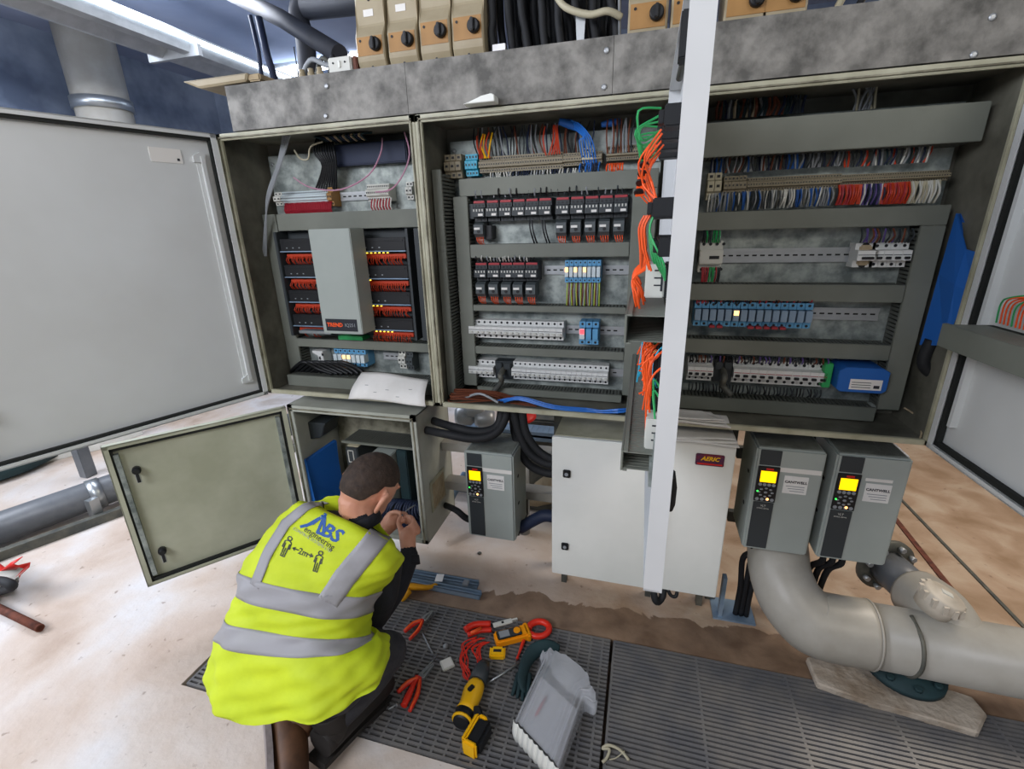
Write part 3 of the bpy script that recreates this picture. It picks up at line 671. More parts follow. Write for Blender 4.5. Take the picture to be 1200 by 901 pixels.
term_row((xx(264), xx(635), q[0], q[1]), 34, 'narrow beige terminal in the long top row of the middle cabinet', 'narrow beige terminals of the middle cabinet')
term_row((xx(636), xx(718), q[0]+.006, q[1]-.006), 7, 'beige terminal slightly lower than its neighbours, middle cabinet top row', 'lower beige terminals of the middle cabinet', 'beige')
term_row((xx(719), xx(770), q[0]+.004, q[1]+.006), 3, 'large holed beige terminal near the blue wires', 'large holed terminals near the blue wires', 'beige2')
term_row((xx(772), xx(808), q[0]+.01, q[1]-.006), 4, 'small beige end terminal right of the large holed ones', 'small terminals right of the holed ones', 'beige')
term_row((xx(827), xx(1005), q[0]+.014, q[1]+.006), 18, 'brownish terminal in the short group at the right end of the middle cabinet', 'brownish terminals at the right end of the middle cabinet', 'beige')
rail('zinc rail end right of the brownish terminals', xx(1006), .765, (q[0]+q[1])/2)
S = 2.815; X = lambda u: 790+u/S; Yp = lambda v: 180+v/S
q = zz(400, 72, 118)
term_row((xx(110, 100), xx(158, 100), q[0]-.02, q[1]+.02), 2, 'large beige terminal with two rows of holes beside the door edge', 'two large terminals at the left end of the right cabinet', 'beige2')
term_row((xx(165, 100), xx(240, 100), q[0]-.008, q[1]+.008), 6, 'wider beige terminal at the left of the right cabinet top row', 'six wider beige terminals', 'beige')
term_row((xx(242, 100), xx(555, 90), q[0], q[1]), 34, 'narrow beige terminal in the long top row of the right cabinet', 'narrow beige terminals of the right cabinet', 'beige')
term_row((xx(557, 80), xx(912, 80), q[0]+.008, q[1]-.004), 44, 'slim grey-beige terminal in the right half of the right cabinet top row', 'slim terminals of the right cabinet', 'beige')
QT3 = q
# transformer
a = R0(985, 430, 1038, 462, .10)
t = thing('transformer', 'small bright blue transformer with white label, bottom right of the right cabinet', 'transformer', ((a[0]+a[1])/2, YB, a[2]))
b = MB(); b.prism([(a[0], a[2]+.01), (a[0]+.012, a[2]), (a[1]-.012, a[2]), (a[1], a[2]+.01), (a[1], a[3]-.012), (a[1]-.02, a[3]), (a[0]+.02, a[3]), (a[0], a[3]-.012)], 'y', .10, YB, .002); b.build('case', 'blue', t)
la = R0(997, 444, 1032, 458, .099); b = MB(); b.box(la[0], la[1], .0985, .10, la[2], la[3]); lb = b.build('label', 'label', t)
b = MB(); 
for k in range(3): b.box(la[0]+.005, la[1]-.03, .098, .0985, la[2]+.007+k*.008, la[2]+.009+k*.008)
b.box(la[1]-.022, la[1]-.006, .098, .0985, la[2]+.006, la[2]+.016); b.build('lettering', 'ink', lb)
b = MB(); b.box(a[0]-.03, a[0]-.006, YD, YB, a[2], a[3], .002); tag(b.build('earth_terminal', 'green'), 'green earth terminal on the left of the blue transformer', 'terminal')

# ---------------------------------------------------------------- cabinet 1 devices
def R1(u0, v0, u1, v1, y): return rect(u0, v0, u1, v1, y)
S = 5.81; X = lambda u: 320+u/S; Yp = lambda v: 255+v/S
yr = .13
xa, xb = P(X(62), Yp(90), y=yr).x, P(X(965), Yp(840), y=yr).x; xa = -.735; xb = -.055
zt = min(P(X(150), Yp(75), y=yr).z, P(X(850), Yp(75), y=yr).z); zb = P(X(500), Yp(815), y=yr).z
t = thing('controller_rack', 'black building controller rack of stacked modules with orange connectors', 'controller rack', ((xa+xb)/2, YB, zb))
b = MB(); b.box(xa, xb, YB-.02, YB, zb, zt); b.box(xa, xa+.014, yr-.01, YB, zb, zt, .002); b.box(xb-.05, xb, yr-.005, YB, zb, zt, .002); b.box(xb-.085, xb-.075, yr-.005, YB, zb, zt); b.build('chassis', 'charcoal', t)
screws([(xb-.025, yr-.005, zb+.05+k*(zt-zb-.1)/4) for k in range(5)], 'steel', .005, 'screws', t)
# module levels left (4) and right (5)
def level(x0, x1, z0, h, orange_h, leds=0, drip=False):
    b = MB(); b.box(x0, x1, yr, YB-.02, z0, z0+h*.46, .003); b.box(x0+.01, x1-.01, yr-.003, yr, z0+h*.34, z0+h*.38); m_ = b.build('module', 'black', t)
    b = MB(); b.box(x0, x1, yr-.004, YB-.02, z0-.004, z0); b.build('edge_strip', 'bluesteel', m_)
    b = MB(); x = x0+.012; 
    b.box(x0+.01, x1-.012, yr+.018, yr+.04, z0-h*.30, z0-h*.12, .002)
    n = max(3, int((x1-x0)/.011))
    for k in range(n):
        xk = x0+.014+k*(x1-x0-.03)/n
        if random.random() < orange_h: b.tube([(xk, yr+.02, z0-h*.2), (xk+random.uniform(-.004, .004), yr+.006, z0-h*.36), (xk+random.uniform(-.006, .006), yr+.02, z0-h*.52)], .0018, 5, sub=2)
    b.build('connector', 'orange_d', m_)
    if leds:
        b = MB()
        for k in range(leds): b.box(x0+.035+k*.018, x0+.041+k*.018, yr-.004, yr, z0-h*.09, z0-h*.06)
        b.build('indicator_lamps', yel, m_)
    b = MB()
    for k in range(3): b.box(x0+.03+k*.03, x0+.036+k*.03, yr-.001, yr, z0+h*.1, z0+h*.14)
    b.build('marks', 'greyw', m_)
cl = P(X(235), Yp(400), y=yr).x
xrl, xrr = P(X(610), Yp(200), y=yr).x, xb-.09
zl = [P(X(120), Yp(v), y=yr).z for v in (228, 402, 570, 665)]
hl = (zl[0]-zl[1])
for z in zl[:3]: level(xa+.016, cl+.05, z, hl, .9)
level(xa+.016, cl+.05, zl[2]-hl, hl, .3)
zr_ = [P(X(760), Yp(v), y=yr).z for v in (225, 412, 588, 762)]
hr = (zr_[0]-zr_[3])/3
for k, z in enumerate(zr_): level(xrl-.02, xrr, z, hr, .95, (6, 1, 3, 5)[k])
# controller box standing proud
yc = .03
cx0, cx1, cz0, cz1 = P(360.4, 269, y=yc).x, P(425, 392, y=yc).x, P(380, 390.5, y=yc).z, P(361, 268.8, y=yc).z
cx0 = (P(360.4, 269, y=yc).x+P(379.4, 390, y=yc).x)/2; cx1 = (P(409.5, 268.4, y=yc).x+P(425, 392, y=yc).x)/2
t2 = thing('controller_unit', 'tall grey controller box with black and orange name strip, before the rack', 'controller', ((cx0+cx1)/2, yc, cz0))
b = MB(); b.box(cx0, cx1, yc, yr-.004, cz0, cz1, .003); b.build('case', 'vfd', t2)
sx0, sx1, sz0, sz1 = cx0+.018, cx1-.02, cz0+.012, cz0+.06
b = MB(); b.box(sx0, sx1, yc-.002, yc, sz0, sz1); st = b.build('name_strip', 'ink', t2)
text('TREND', .022, FRONT(sx0+.042, yc-.0025, (sz0+sz1)/2), 'orange', 'lettering', st, bold=.0006)
text('IQ251', .019, FRONT(sx1-.030, yc-.0025, (sz0+sz1)/2), 'greyw', 'lettering', st)
a = R1(352, 386, 385, 391, .10); b = MB(); b.box(a[0], a[1]+.02, .09, .13, a[2], a[2]+.012); tag(b.build('support_bar', 'steel'), 'thin pale bar below the left end of the controller box', 'bar')
a = R1(396, 393, 425, 399, .15); b = MB(); b.box(a[0], a[1], .15, YB, a[2], a[3]); tag(b.build('circuit_board', 'green'), 'sliver of green circuit board below the controller box', 'circuit board')
# top terminals
S = 5.3; X = lambda u: 300+u/S; Yp = lambda v: 130+v/S
q = P(X(300), Yp(580), y=.15).z, P(X(300), Yp(495), y=.15).z
xx = lambda u: P(X(u), Yp(540), y=.15).x
term_row((xx(105), xx(150), q[0], q[1]), 2, 'pale end terminal at the left of the left cabinet top row', 'pale end terminals', 'whitew')
term_row((xx(152), xx(438), q[0], q[1]), 26, 'pale grey terminal in the left cabinet top row', 'pale grey terminals of the left cabinet', 'relayface')
term_row((xx(440), xx(470), q[0]-.01, q[1]+.008), 2, 'tan end bracket of the pale grey terminals', 'tan end brackets', 'creamo')
rail('pale yellow-grey rail stretch between the two terminal groups of the left cabinet', xx(478), xx(682), sum(q)/2)
term_row((xx(685), xx(825), q[0], q[1]+.01), 12, 'pale terminal in the right group of the left cabinet top row', 'right group of pale terminals in the left cabinet', 'whitew')
term_row((xx(930), xx(972), q[0], q[1]+.012), 2, 'small pale terminal at the far right of the left cabinet top row', 'far right terminals of the left cabinet', 'whitew')
b = MB()
for k in range(36):
    x = xx(165)+(xx(455)-xx(165))*k/35; b.tube([(x, .165, q[0]+.01), (x, .150, q[0]-.02), (x+.002, .17, q[0]-.06)], .0026, 5, sub=2)
for k in range(14):
    x = xx(710)+(xx(830)-xx(710))*k/13; b.mi = k % 2; b.tube([(x, .165, q[0]+.01), (x, .150, q[0]-.02), (x+.004, .17, q[0]-.05)], .0026, 5, sub=2)
tag(b.build('wire_bundle', [mat('crimson wire', '9c2030', .5), 'whitew']), 'dark red wires under the pale terminals of the left cabinet', 'wires', kind='stuff')
# lower row of cabinet 1
S = 4.29; X = lambda u: 300+u/S; Yp = lambda v: 280+v/S
a = R1(X(280), Yp(562), X(345), Yp(640), .15)
t = thing('small_breaker', 'small white switch block at the left of the row under the controller rack', 'switch', ((a[0]+a[1])/2, YB, a[2]))
b = MB(); b.prism([(a[0], a[3]), (a[1], a[3]), (a[1], a[2]), (a[0]+.03, a[2]), (a[0]+.03, a[2]+.05), (a[0], a[2]+.06)], 'y', .15, YB, .002); b.build('body', 'mcb', t)
b = MB(); b.box(a[0]+.034, a[0]+.042, .148, .15, a[2]+.03, a[2]+.045); b.box(a[0]+.05, a[0]+.058, .148, .15, a[3]-.02, a[3]-.01); b.build('terminal_screws', 'black', t)
xx = lambda u: P(X(u), Yp(600), y=YD).x; zc = P(X(465), Yp(600), y=YD).z
w = (xx(548)-xx(390))/7
B_ = mk_relay(xx(390)+w/2, zc, w, .075, 'small blue-grey relay in the row under the controller rack, no lamp lit', 'unlit relays under the controller rack')
for k in (1, 4, 5, 6): dup(B_, delta=(w*k, 0, 0))
A = mk_relay(xx(390)+w*2.5, zc, w, .075, 'small relay with amber lamp lit under the controller rack', 'two amber-lit relays under the controller rack', 'relayface', amb); dup(A, delta=(w, 0, 0))
rail('zinc mounting rail under the right part of the controller rack', xx(600), xx(700), zc)
term_row((xx(703), xx(738), zc-.04, zc+.04), 2, 'white terminal right of the rail under the controller rack', 'white terminals under the controller rack', 'whitew')
term_row((xx(742), xx(775), zc-.045, zc+.035), 2, 'black and white terminal at the right end under the controller rack', 'dark terminals under the controller rack', 'darkgrey')
# ---------------------------------------------------------------- middle door, inner side
def door_box(b, Mx, u0, u1, n0, n1, z0, z1, bev=0):
    bb = MB(); bb.box(u0, u1, n0, n1, z0, z1, bev); bb.xform(Mx); me = bpy.data.meshes.new('x'); bb.bm.to_mesh(me); bb.bm.free(); 
    k = len(b.bm.faces); b.bm.from_mesh(me); bpy.data.meshes.remove(me); b.bm.faces.ensure_lookup_table()
    for f in b.bm.faces[k:]: f.material_index = b.mi
def dp(Mx, u, n, z): return Mx @ V((u, n, z))
def door_trunk(label, Mx, u0, u1, n1, z0, z1, openz=True):
    t = thing('cable_trunking', label, 'cable trunking', dp(Mx, u0, .02, z0))
    b = MB()
    door_box(b, Mx, u0, u1, .004, .007, z0, z1)                    # back
    door_box(b, Mx, u0, u1, n1-.004, n1, z0-.003, z1+.003, .001)   # lid
    door_box(b, Mx, u0, u1, n1-.012, n1-.004, z1, z1+.003); door_box(b, Mx, u0, u1, n1-.012, n1-.004, z0-.003, z0)
    b.build('lid', 'trunk', t)
    b = MB(); u = u0
    while u < u1-.008:
        door_box(b, Mx, u, u+.009, .006, n1-.004, z1-.002, z1); door_box(b, Mx, u, u+.009, .006, n1-.004, z0, z0+.002); u += .0115
    door_box(b, Mx, u0, u1, .006, .022, z1-.002, z1); door_box(b, Mx, u0, u1, .006, .022, z0, z0+.002)
    b.build('slotted_channel', 'trunk', t)
    return t
door_trunk('upper grey trunking on the inner side of the middle door, open end facing the room', MDM, .06, .71, .092, 1.354, 1.401)
door_trunk('lower grey slotted trunking on the inner side of the middle door', MDM, .06, .75, .085, 1.125, 1.160)
b = MB(); door_box(b, MDM, .735, .76, .0, .03, 1.10, 1.20, .003); door_box(b, MDM, .70, .76, .028, .034, 1.10, 1.15)
tag(b.build('mounting_bracket', 'galv'), 'bent zinc bracket at the near end of the lower door trunking', 'bracket')
def contact_block(u, z, label, group, n1=.055, w=.04, h=.03):
    b = MB(); door_box(b, MDM, u-w/2, u+w/2, 0, n1, z-h/2, z+h/2, .002); door_box(b, MDM, u-w*.3, u+w*.3, n1, n1+.008, z-h*.3, z+h*.3, .001)
    return tag(b.build('contact_block', 'black'), label, 'contact block', group)
for z, us, lab, n1 in ((1.70, (.72, .60, .48, .36), 'topmost row of black contact blocks on the middle door', .05), (1.575, (.70, .63, .56, .49, .42), 'second row of black contact blocks on the middle door', .058), (1.515, (.70, .62, .54), 'third row of black contact blocks on the middle door', .045)):
    o = contact_block(us[0], z, 'black contact block in the '+lab, lab, n1)
    for u in us[1:]: dup(o, delta=MDM.to_3x3() @ V((u-us[0], 0, 0)))
o = contact_block(.66, 1.30, 'black contact block below the upper door trunking', 'black blocks between the two door trunkings', .03, .05, .07)
for dz, du in ((-.085, 0), (0, -.09), (-.085, -.09), (0, -.18)): dup(o, delta=MDM.to_3x3() @ V((du, 0, dz)))
def door_ctrl(u, z, w, h, n1, label, wd='BAS'):
    t = thing('control_module', label, 'control module', dp(MDM, u, .02, z-h/2))
    b = MB(); door_box(b, MDM, u-w/2, u+w/2, 0, n1*.45, z-h/2, z+h/2, .002); b.build('base', 'black', t)
    b = MB(); door_box(b, MDM, u-w/2, u+w/2, n1*.45, n1, z-h/2, z+h/2, .002); b.build('case', 'whitew', t)
    b = MB()
    for k in range(3): door_box(b, MDM, u+w/2, u+w/2+.001, n1*.55, n1*.75, z+h*(.3-.22*k), z+h*(.34-.22*k))
    door_box(b, MDM, u+w/2, u+w/2+.001, n1*.5, n1*.56, z-h*.3, z+h*.3)
    b.build('lettering', 'ink', t)
door_ctrl(.60, 1.452, .07, .06, .062, 'white control module with orange wires above the upper door trunking')
door_ctrl(.70, 1.185, .05, .065, .045, 'white control module standing just above the lower door trunking')
def wires(name, label, specs, keys, cat='wires', r=.0019, n=5, kind='stuff', sub=4):
    b = MB()
    for mi, pts in specs: b.mi = mi; b.tube(pts, r, n, sub=sub)
    return tag(b.build(name, keys), label, cat, kind=kind)
rnd = random.uniform
S_ = []
for k in range(11):
    u = .69-.035*k*rnd(.8, 1.1); n = .058+rnd(-.004, .02)
    S_.append((0, [dp(MDM, u, n-.01, 1.69), dp(MDM, u-.02, n+.012+rnd(0, .014), 1.655), dp(MDM, u-.03+rnd(-.03, .03), n+.008+rnd(-.01, .012), 1.62), dp(MDM, u-.02, n-.01, 1.59)]))
for k in range(7):
    u = .71-.05*k; S_.append((1, [dp(MDM, u, .055, 1.715), dp(MDM, u+.01, .085+rnd(-.01, .01), 1.70+rnd(-.01, .02)), dp(MDM, u-.01, .08, 1.675), dp(MDM, u-.03, .055, 1.69)]))
wires('door_wires', 'bundle of orange and green wires between the top two rows of the middle door', S_, ['orange', 'green'])
b = MB()
for k in range(5): b.tube([dp(MDM, .50-.02*k, .07, 1.69), dp(MDM, .56-.01*k, .072+.003*k, 1.64), dp(MDM, .60, .075+.003*k, 1.60)], .0022, 5)
b.mi = 1
for k in range(5): b.lathe([(.009, 0), (.009, .003)], dp(MDM, .52+.02*k, .075+.002*k, 1.675-.017*k), (0, -.6, -.8), 8)
tag(b.build('tied_wires', ['orange', 'black']), 'orange wires held with black cable ties, middle door', 'wires', kind='stuff')
S_ = []
for k in range(13):
    u = .70-.022*k; n = .06+rnd(0, .012); S_.append((0, [dp(MDM, u, n, 1.565), dp(MDM, u, n+.008, 1.545), dp(MDM, u-.004, n+.004, 1.51), dp(MDM, u-.01, n+rnd(-.01, .01), 1.475)]))
for k in range(5): u = .71-.02*k; S_.append((1, [dp(MDM, u, .05, 1.575), dp(MDM, u, .06, 1.54), dp(MDM, u+.005, .035+.004*k, 1.49), dp(MDM, u-.02, .03, 1.46)]))
for k in range(16): u = .63-.015*k; n = .068; S_.append((0, [dp(MDM, u, n-.01, 1.475), dp(MDM, u, n+.016, 1.455), dp(MDM, u+.01, n+rnd(0, .02), 1.43), dp(MDM, u, n+rnd(-.01, .012), 1.40)]))
wires('door_wires', 'orange and green wires above the upper door trunking, around the white control module', S_, ['orange', 'green'])
S_ = []
for k in range(46):
    u = .71-.0095*k; z0 = rnd(1.30, 1.355); n = rnd(.015, .04); S_.append((2 if k % 9 == 4 else 0, [dp(MDM, u, n, z0), dp(MDM, u, n+.018, z0-.02), dp(MDM, u, n+.015+rnd(-.008, .012), z0-.06), dp(MDM, u+rnd(-.01, .01), n+.02+rnd(-.01, .012), rnd(1.168, 1.27))]))
for k in range(6): u = .72-.03*k; S_.append((1, [dp(MDM, u, .02, 1.25+.01*k), dp(MDM, u, .036, 1.27+.01*k), dp(MDM, u, .028, 1.20), dp(MDM, u, .034, 1.165)]))
wires('door_wires', 'curtain of orange and green wires between the two door trunkings', S_, ['orange', 'green', 'cyan'])
b = MB(); door_box(b, MDM, .05, .06, .0, .025, ZB+.06, ZT-.06); tag(b.build('door_stiffener', 'door_white'), 'upright white stiffening rail near the hinge of the middle door', 'rail')
b = MB(); b.tube([P(816, -8, y=-.55), P(806, 50, y=-.45), P(796, 92, y=-.35)], .007, 10, smooth_path=False); tag(b.build('door_stay', 'castiron'), 'dark grey door stay rod at the top of the middle door', 'rod')
b = MB(); door_box(b, MDM, .66, .70, .0, .035, 1.78, 1.84, .002); tag(b.build('stay_bracket', 'black'), 'dark bracket high on the middle door beside the stay rod', 'bracket')

# right door, inner side
door_trunk('grey trunking fixed across the inner side of the right hand door', RDM, .085, .79, .115, 1.232, 1.285)
o_ = RDM
S_ = []
for k in range(16):
    u = .13+.012*k; S_.append((0 if k % 4 else 1, [dp(o_, u, .03, 1.30), dp(o_, u+.02, .045, 1.35), dp(o_, u+.06, .05+rnd(-.01, .01), 1.37), dp(o_, u+.12, .04, 1.37+rnd(-.01, .02))]))
wires('door_wires', 'orange and green wires curling above the trunking of the right hand door', S_, ['orange', 'green'])
b = MB(); b.lathe([(.018, 0), (.018, .05), (.012, .055)], dp(o_, .30, .0, 1.41), o_.to_3x3() @ V((0, 1, 0)), 14); tag(b.build('contact_block', 'black'), 'round black switch back on the inner side of the right hand door', 'switch')
b = MB(); b.lathe([(.018, 0), (.018, .05), (.012, .055)], dp(o_, .30, .0, 1.50), o_.to_3x3() @ V((0, 1, 0)), 14); tag(b.build('contact_block', 'black'), 'black switch back above the other on the right hand door, at the photo edge', 'switch')

# blue document pouch and cable loop
t = thing('document_pouch', 'blue plastic document pouch hanging on the right wall of the right cabinet', 'document holder', (1.56, .1, 1.18))
A_ = [P(1122, 247, y=.10), P(1152, 296, y=.03), P(1122, 402, y=.06), P(1078, 404, y=.12)]
q = [V((1.585, .14, 1.57)), V((1.53, .13, 1.545)), V((1.585, -.0, 1.44))]
b = MB()
b.bm.verts.ensure_lookup_table()
def face_solid(b, quads, th):
    b.grid(quads, thick=th, smooth=False)
face_solid(b, [[P(1122, 250, y=.14), P(1133, 292, y=.07)], [P(1102, 320, y=.13), P(1120, 335, y=.06)], [P(1079, 404, y=.13), P(1107, 405, y=.06)]], .004)
face_solid(b, [[P(1133, 292, y=.07), P(1152, 297, y=.02)], [P(1120, 335, y=.06), P(1140, 340, y=.02)], [P(1107, 405, y=.06), P(1114, 402, y=.05)]], .004)
face_solid(b, [[P(1122, 250, y=.14), P(1134, 288, y=.10)], [P(1126, 250, y=.15), P(1152, 297, y=.03)]], .003)
b.build('pocket', 'blue', t)
b = MB(); b.tube([P(1092, 398, y=.11), P(1082, 425, y=.11), P(1098, 440, y=.11), P(1112, 425, y=.10), P(1110, 395, y=.10)], .017, 12); tag(b.build('cable_loop', 'rubber'), 'thick black cable loop under the blue pouch', 'cable')
b = MB(); b.tube([P(1060, 478, y=.12), P(1074, 488, y=.12), P(1080, 505, y=.06), P(1078, 514, y=.03)], .003, 6); tag(b.build('loose_wire', 'insul'), 'thin tan wire hanging at the bottom right corner of the right cabinet', 'wire')

# ---------------------------------------------------------------- wires inside the cabinets
def fan(name, label, n, u0, u1, v0, v1, y, keys, spread=.02, r=.0026, yb=None, curve=.02, top=None):
    S_ = []
    for k in range(n):
        a = P(u0+(u1-u0)*k/(n-1), v0[0]+(v0[1]-v0[0])*k/(n-1), y=y); c = P(u0+(u1-u0)*k/(n-1), v1[0]+(v1[1]-v1[0])*k/(n-1), y=y if yb is None else yb)
        c.x = a.x+rnd(-spread, spread); m_ = (a+c)/2; m_.y -= rnd(0, curve); m_.x += rnd(-spread, spread)*.6
        S_.append((random.randrange(len(keys)), [a, m_, c]))
    return wires(name, label, S_, keys, r=r)
fan('wire_bundle', 'dark grey and blue wires rising from the beige terminals of the middle cabinet', 46, 562, 690, (186, 180), (150, 142), .175, ['navy', 'greyw', 'charcoal', 'brown', 'black'])
fan('wire_bundle', 'orange wires rising at the left of the middle cabinet', 7, 562, 574, (186, 185), (160, 155), .15, ['orange_d', 'orange_d', 'yellow'])
fan('wire_bundle', 'pair of orange wires in the middle of the middle cabinet top', 6, 640, 656, (182, 180), (148, 146), .15, ['orange_d'])
wires('wire_bundle', 'bright blue wires arching down near the holed terminals', [(0, [P(665, 140+k, y=.15), P(680+k, 146+k*3, y=.13), P(694-k*3, 165, y=.13), P(699-k*3, 192, y=.16)]) for k in range(6)], ['bluewire'], r=.0022)
b = MB(); b.tube([P(655, 142, y=.14), P(668, 146, y=.15), P(676, 150, y=.15)], [.010, .014, .010], 10); tag(b.build('blue_sleeve', 'blue'), 'bright blue cable sleeve where the blue wires arch down', 'sleeve')
b = MB(); b.tube([P(705, 146, y=.16), P(716, 144, y=.16), P(728, 142, y=.16)], [.008, .012, .009], 10); tag(b.build('blue_sleeve', 'blue'), 'bright blue cable sleeve above the brownish terminals', 'sleeve')
fan('wire_bundle', 'dark wires down the right of the middle cabinet top', 10, 712, 740, (180, 178), (140, 138), .15, ['charcoal', 'greyw', 'brown'], .01)
fan('wire_bundle', 'blue wires below the holed terminals', 12, 680, 703, (192, 190), (206, 204), .16, ['bluewire', 'navy'], .004)
fan('wire_bundle', 'orange wires below the brownish terminals', 9, 712, 730, (192, 191), (203, 202), .15, ['orange'], .003)
fan('wire_bundle', 'grey wires below the beige terminals of the middle cabinet', 34, 575, 675, (202, 197), (212, 207), .165, ['greyw', 'navy', 'whitew'], .004)
fan('wire_bundle', 'short grey wires above the upper contactor row', 26, 558, 730, (232, 226), (220, 214), .15, ['greyw', 'charcoal', 'black'], .004)
fan('wire_bundle', 'short grey wires above the lower contactor row', 20, 558, 625, (306, 306), (298, 298), .15, ['greyw', 'whitew', 'black'], .004)
wires('wire_bundle', 'two pairs of black wires hanging between the contactor rows', [(0, [P(620+d, 258, y=.15), P(622+d, 272, y=.14), P(628+d, 290, y=.16)]) for d in (0, 3, 15, 18)], ['black'], r=.003)
# cabinet floor: brown and blue cable
S_ = []
for k in range(22):
    z0 = rnd(.008, .035); y0 = rnd(.02, .08); S_.append((0, [(.02+rnd(0, .02), y0+.03, ZB+z0), (.06, y0-.015+rnd(-.01, .01), ZB+z0+rnd(0, .03)), (.18+rnd(-.03, .03), y0+.02, ZB+z0+.012), (.26+rnd(-.03, .05), y0+.04, ZB+.014), (.35+rnd(-.04, .04), y0+.03, ZB+.01)]))
wires('cable_heap', 'heap of brown wires on the floor of the middle cabinet', S_, ['brown'], r=.003)
S_ = []
for k in range(9):
    y0 = rnd(.01, .06); S_.append((0, [(.24+rnd(-.02, .02), y0+.03, ZB+.02), (.32, y0+.01, ZB+.035+rnd(0, .01)), (.45, y0, ZB+.022), (.58+rnd(-.03, .03), y0+.02, ZB+.012), (.68, y0+.0, ZB+.014+rnd(0, .02)), (.74, y0+.03, ZB+.03)]))
wires('cable_heap', 'blue wires lying on the floor of the middle cabinet', S_, ['bluewire'], r=.0035)
wires('loose_cable', 'grey cable arching over the brown wires', [(0, [(.10, .03, ZB+.03), (.17, .01, ZB+.06), (.24, .01, ZB+.03)])], ['greyw'], r=.005, kind=None, cat='cable')
# cabinet 3 wires
fan('wire_bundle', 'mixed wires above the long terminal row of the right cabinet', 70, 832, 985, (204, 194), (180, 172), .17, ['charcoal', 'logoblue', 'greyw', 'brown', 'navy', 'greyw', 'charcoal'], .01)
fan('wire_bundle', 'pale and orange wires above the slim terminals of the right cabinet', 30, 990, 1085, (196, 190), (172, 166), .17, ['navy', 'whitew', 'orange_d', 'greyw', 'charcoal', 'teal'], .012)
fan('wire_bundle', 'grey, white and blue wires below the long terminal row of the right cabinet', 80, 832, 982, (226, 218), (248, 240), .165, ['whitew', 'greyw', 'charcoal', 'logoblue', 'greyw', 'castiron'], .006)
fan('wire_bundle', 'orange-red wires below the slim terminals, left patch', 26, 983, 1010, (217, 216), (240, 239), .16, ['orange_d', 'orange_d', 'redtop'], .004)
fan('wire_bundle', 'white and violet wires below the slim terminals', 16, 1012, 1036, (216, 215), (240, 239), .165, ['whitew', 'violet', 'navy'], .004)
fan('wire_bundle', 'orange-red wires below the slim terminals, right patch', 26, 1037, 1066, (215, 213), (239, 238), .16, ['orange_d', 'orange_d', 'redtop'], .004)
fan('wire_bundle', 'cream wires below the slim terminals at the right end', 22, 1068, 1102, (213, 211), (238, 237), .16, ['beige2', 'whitew'], .005)
fan('wire_bundle', 'dark coloured cables behind the top trunking of the right cabinet', 30, 840, 940, (140, 132), (118, 112), .17, ['navy', 'teal', 'brown', 'greyw', 'charcoal', 'insul'], .01, .004)
fan('wire_bundle', 'cream wires rising behind the top trunking of the right cabinet', 8, 1000, 1025, (130, 127), (104, 100), .17, ['beige2', 'greyw'], .02, .003)
fan('wire_bundle', 'dark red and black wires above the blue relay row', 50, 816, 948, (357, 355), (350, 349), .155, ['brown', 'black', 'redtop', 'navy'], .004)
fan('wire_bundle', 'dark wires above the lowest breakers of the right cabinet', 46, 808, 968, (424, 427), (416, 420), .15, ['charcoal', 'brown', 'black', 'violet'], .004)
fan('wire_bundle', 'dark wires under the lowest breakers of the right cabinet', 40, 808, 962, (448, 457), (458, 466), .15, ['charcoal', 'black'], .004)
fan('wire_bundle', 'violet and dark wires above the upper breakers of the right cabinet', 16, 1008, 1064, (284, 284), (268, 268), .15, ['violet', 'brown', 'charcoal'], .004)
fan('wire_bundle', 'thin wires at the white relay of the right cabinet', 10, 823, 844, (284, 284), (270, 270), .15, ['greyw', 'green', 'charcoal'], .003)
fan('wire_bundle', 'thin wires under the white relay of the right cabinet', 10, 823, 844, (313, 313), (330, 330), .15, ['green', 'redtop', 'charcoal'], .003)
# cabinet 1 wires
S_ = []
for k in range(5): S_.append((0, [P(340-k*2, 158, y=.1), P(330-k, 190, y=.09), P(318-k, 225, y=.08), P(312, 250, y=.1), P(308+k, 300, y=.12)]))
wires('hanging_cables', 'grey cables hanging down the left side of the left cabinet', S_, ['greyw'], r=.0035)
S_ = []
for k in range(9): S_.append((0, [P(372+k*2, 160, y=.17), P(368+k*3, 178, y=.13), P(378+k*2, 195, y=.14), P(370+k*3, 222, y=.17)]))
wires('hanging_cables', 'black cables above the pale terminals of the left cabinet', S_, ['black'], r=.004)
wires('looped_wire', 'dusky pink wire looping under the roof of the left cabinet', [(0, [P(344, 208, y=.09), P(365, 220, y=.08), P(400, 222, y=.07), P(432, 205, y=.08), P(446, 180, y=.12), P(448, 162, y=.15)]), (0, [P(440, 225, y=.13), P(458, 222, y=.08), P(472, 205, y=.07), P(480, 180, y=.08), P(474, 155, y=.12)])], ['pinkw'], r=.0028, cat='wire')
wires('looped_wire', 'yellowish wire curling at the upper left of the left cabinet', [(0, [P(345, 176, y=.12), P(352, 186, y=.1), P(361, 186, y=.1), P(364, 172, y=.1), P(378, 166, y=.12)])], ['beige2'], r=.003, cat='wire')
b = MB()
for k in range(16): b.mi = k % 3; b.tube([P(385+k*3, 168-k*.3, y=.18), P(378+k*3, 163-k*.4, y=.12), P(368+k*4.5, 160-k*.3, y=.16)], .004, 5)
tag(b.build('wire_bundle', ['teal', 'navy', 'insul']), 'blue-green bundle of cables under the roof of the left cabinet', 'wires', kind='stuff')
a = rect(380, 172, 480, 190, .19); b = MB(); b.box(a[0], a[1], .17, .205, a[2], a[3], .004); tag(b.build('cable_trunking', 'navy'), 'dark blue trunking at the top of the left cabinet', 'cable trunking')
b = MB()
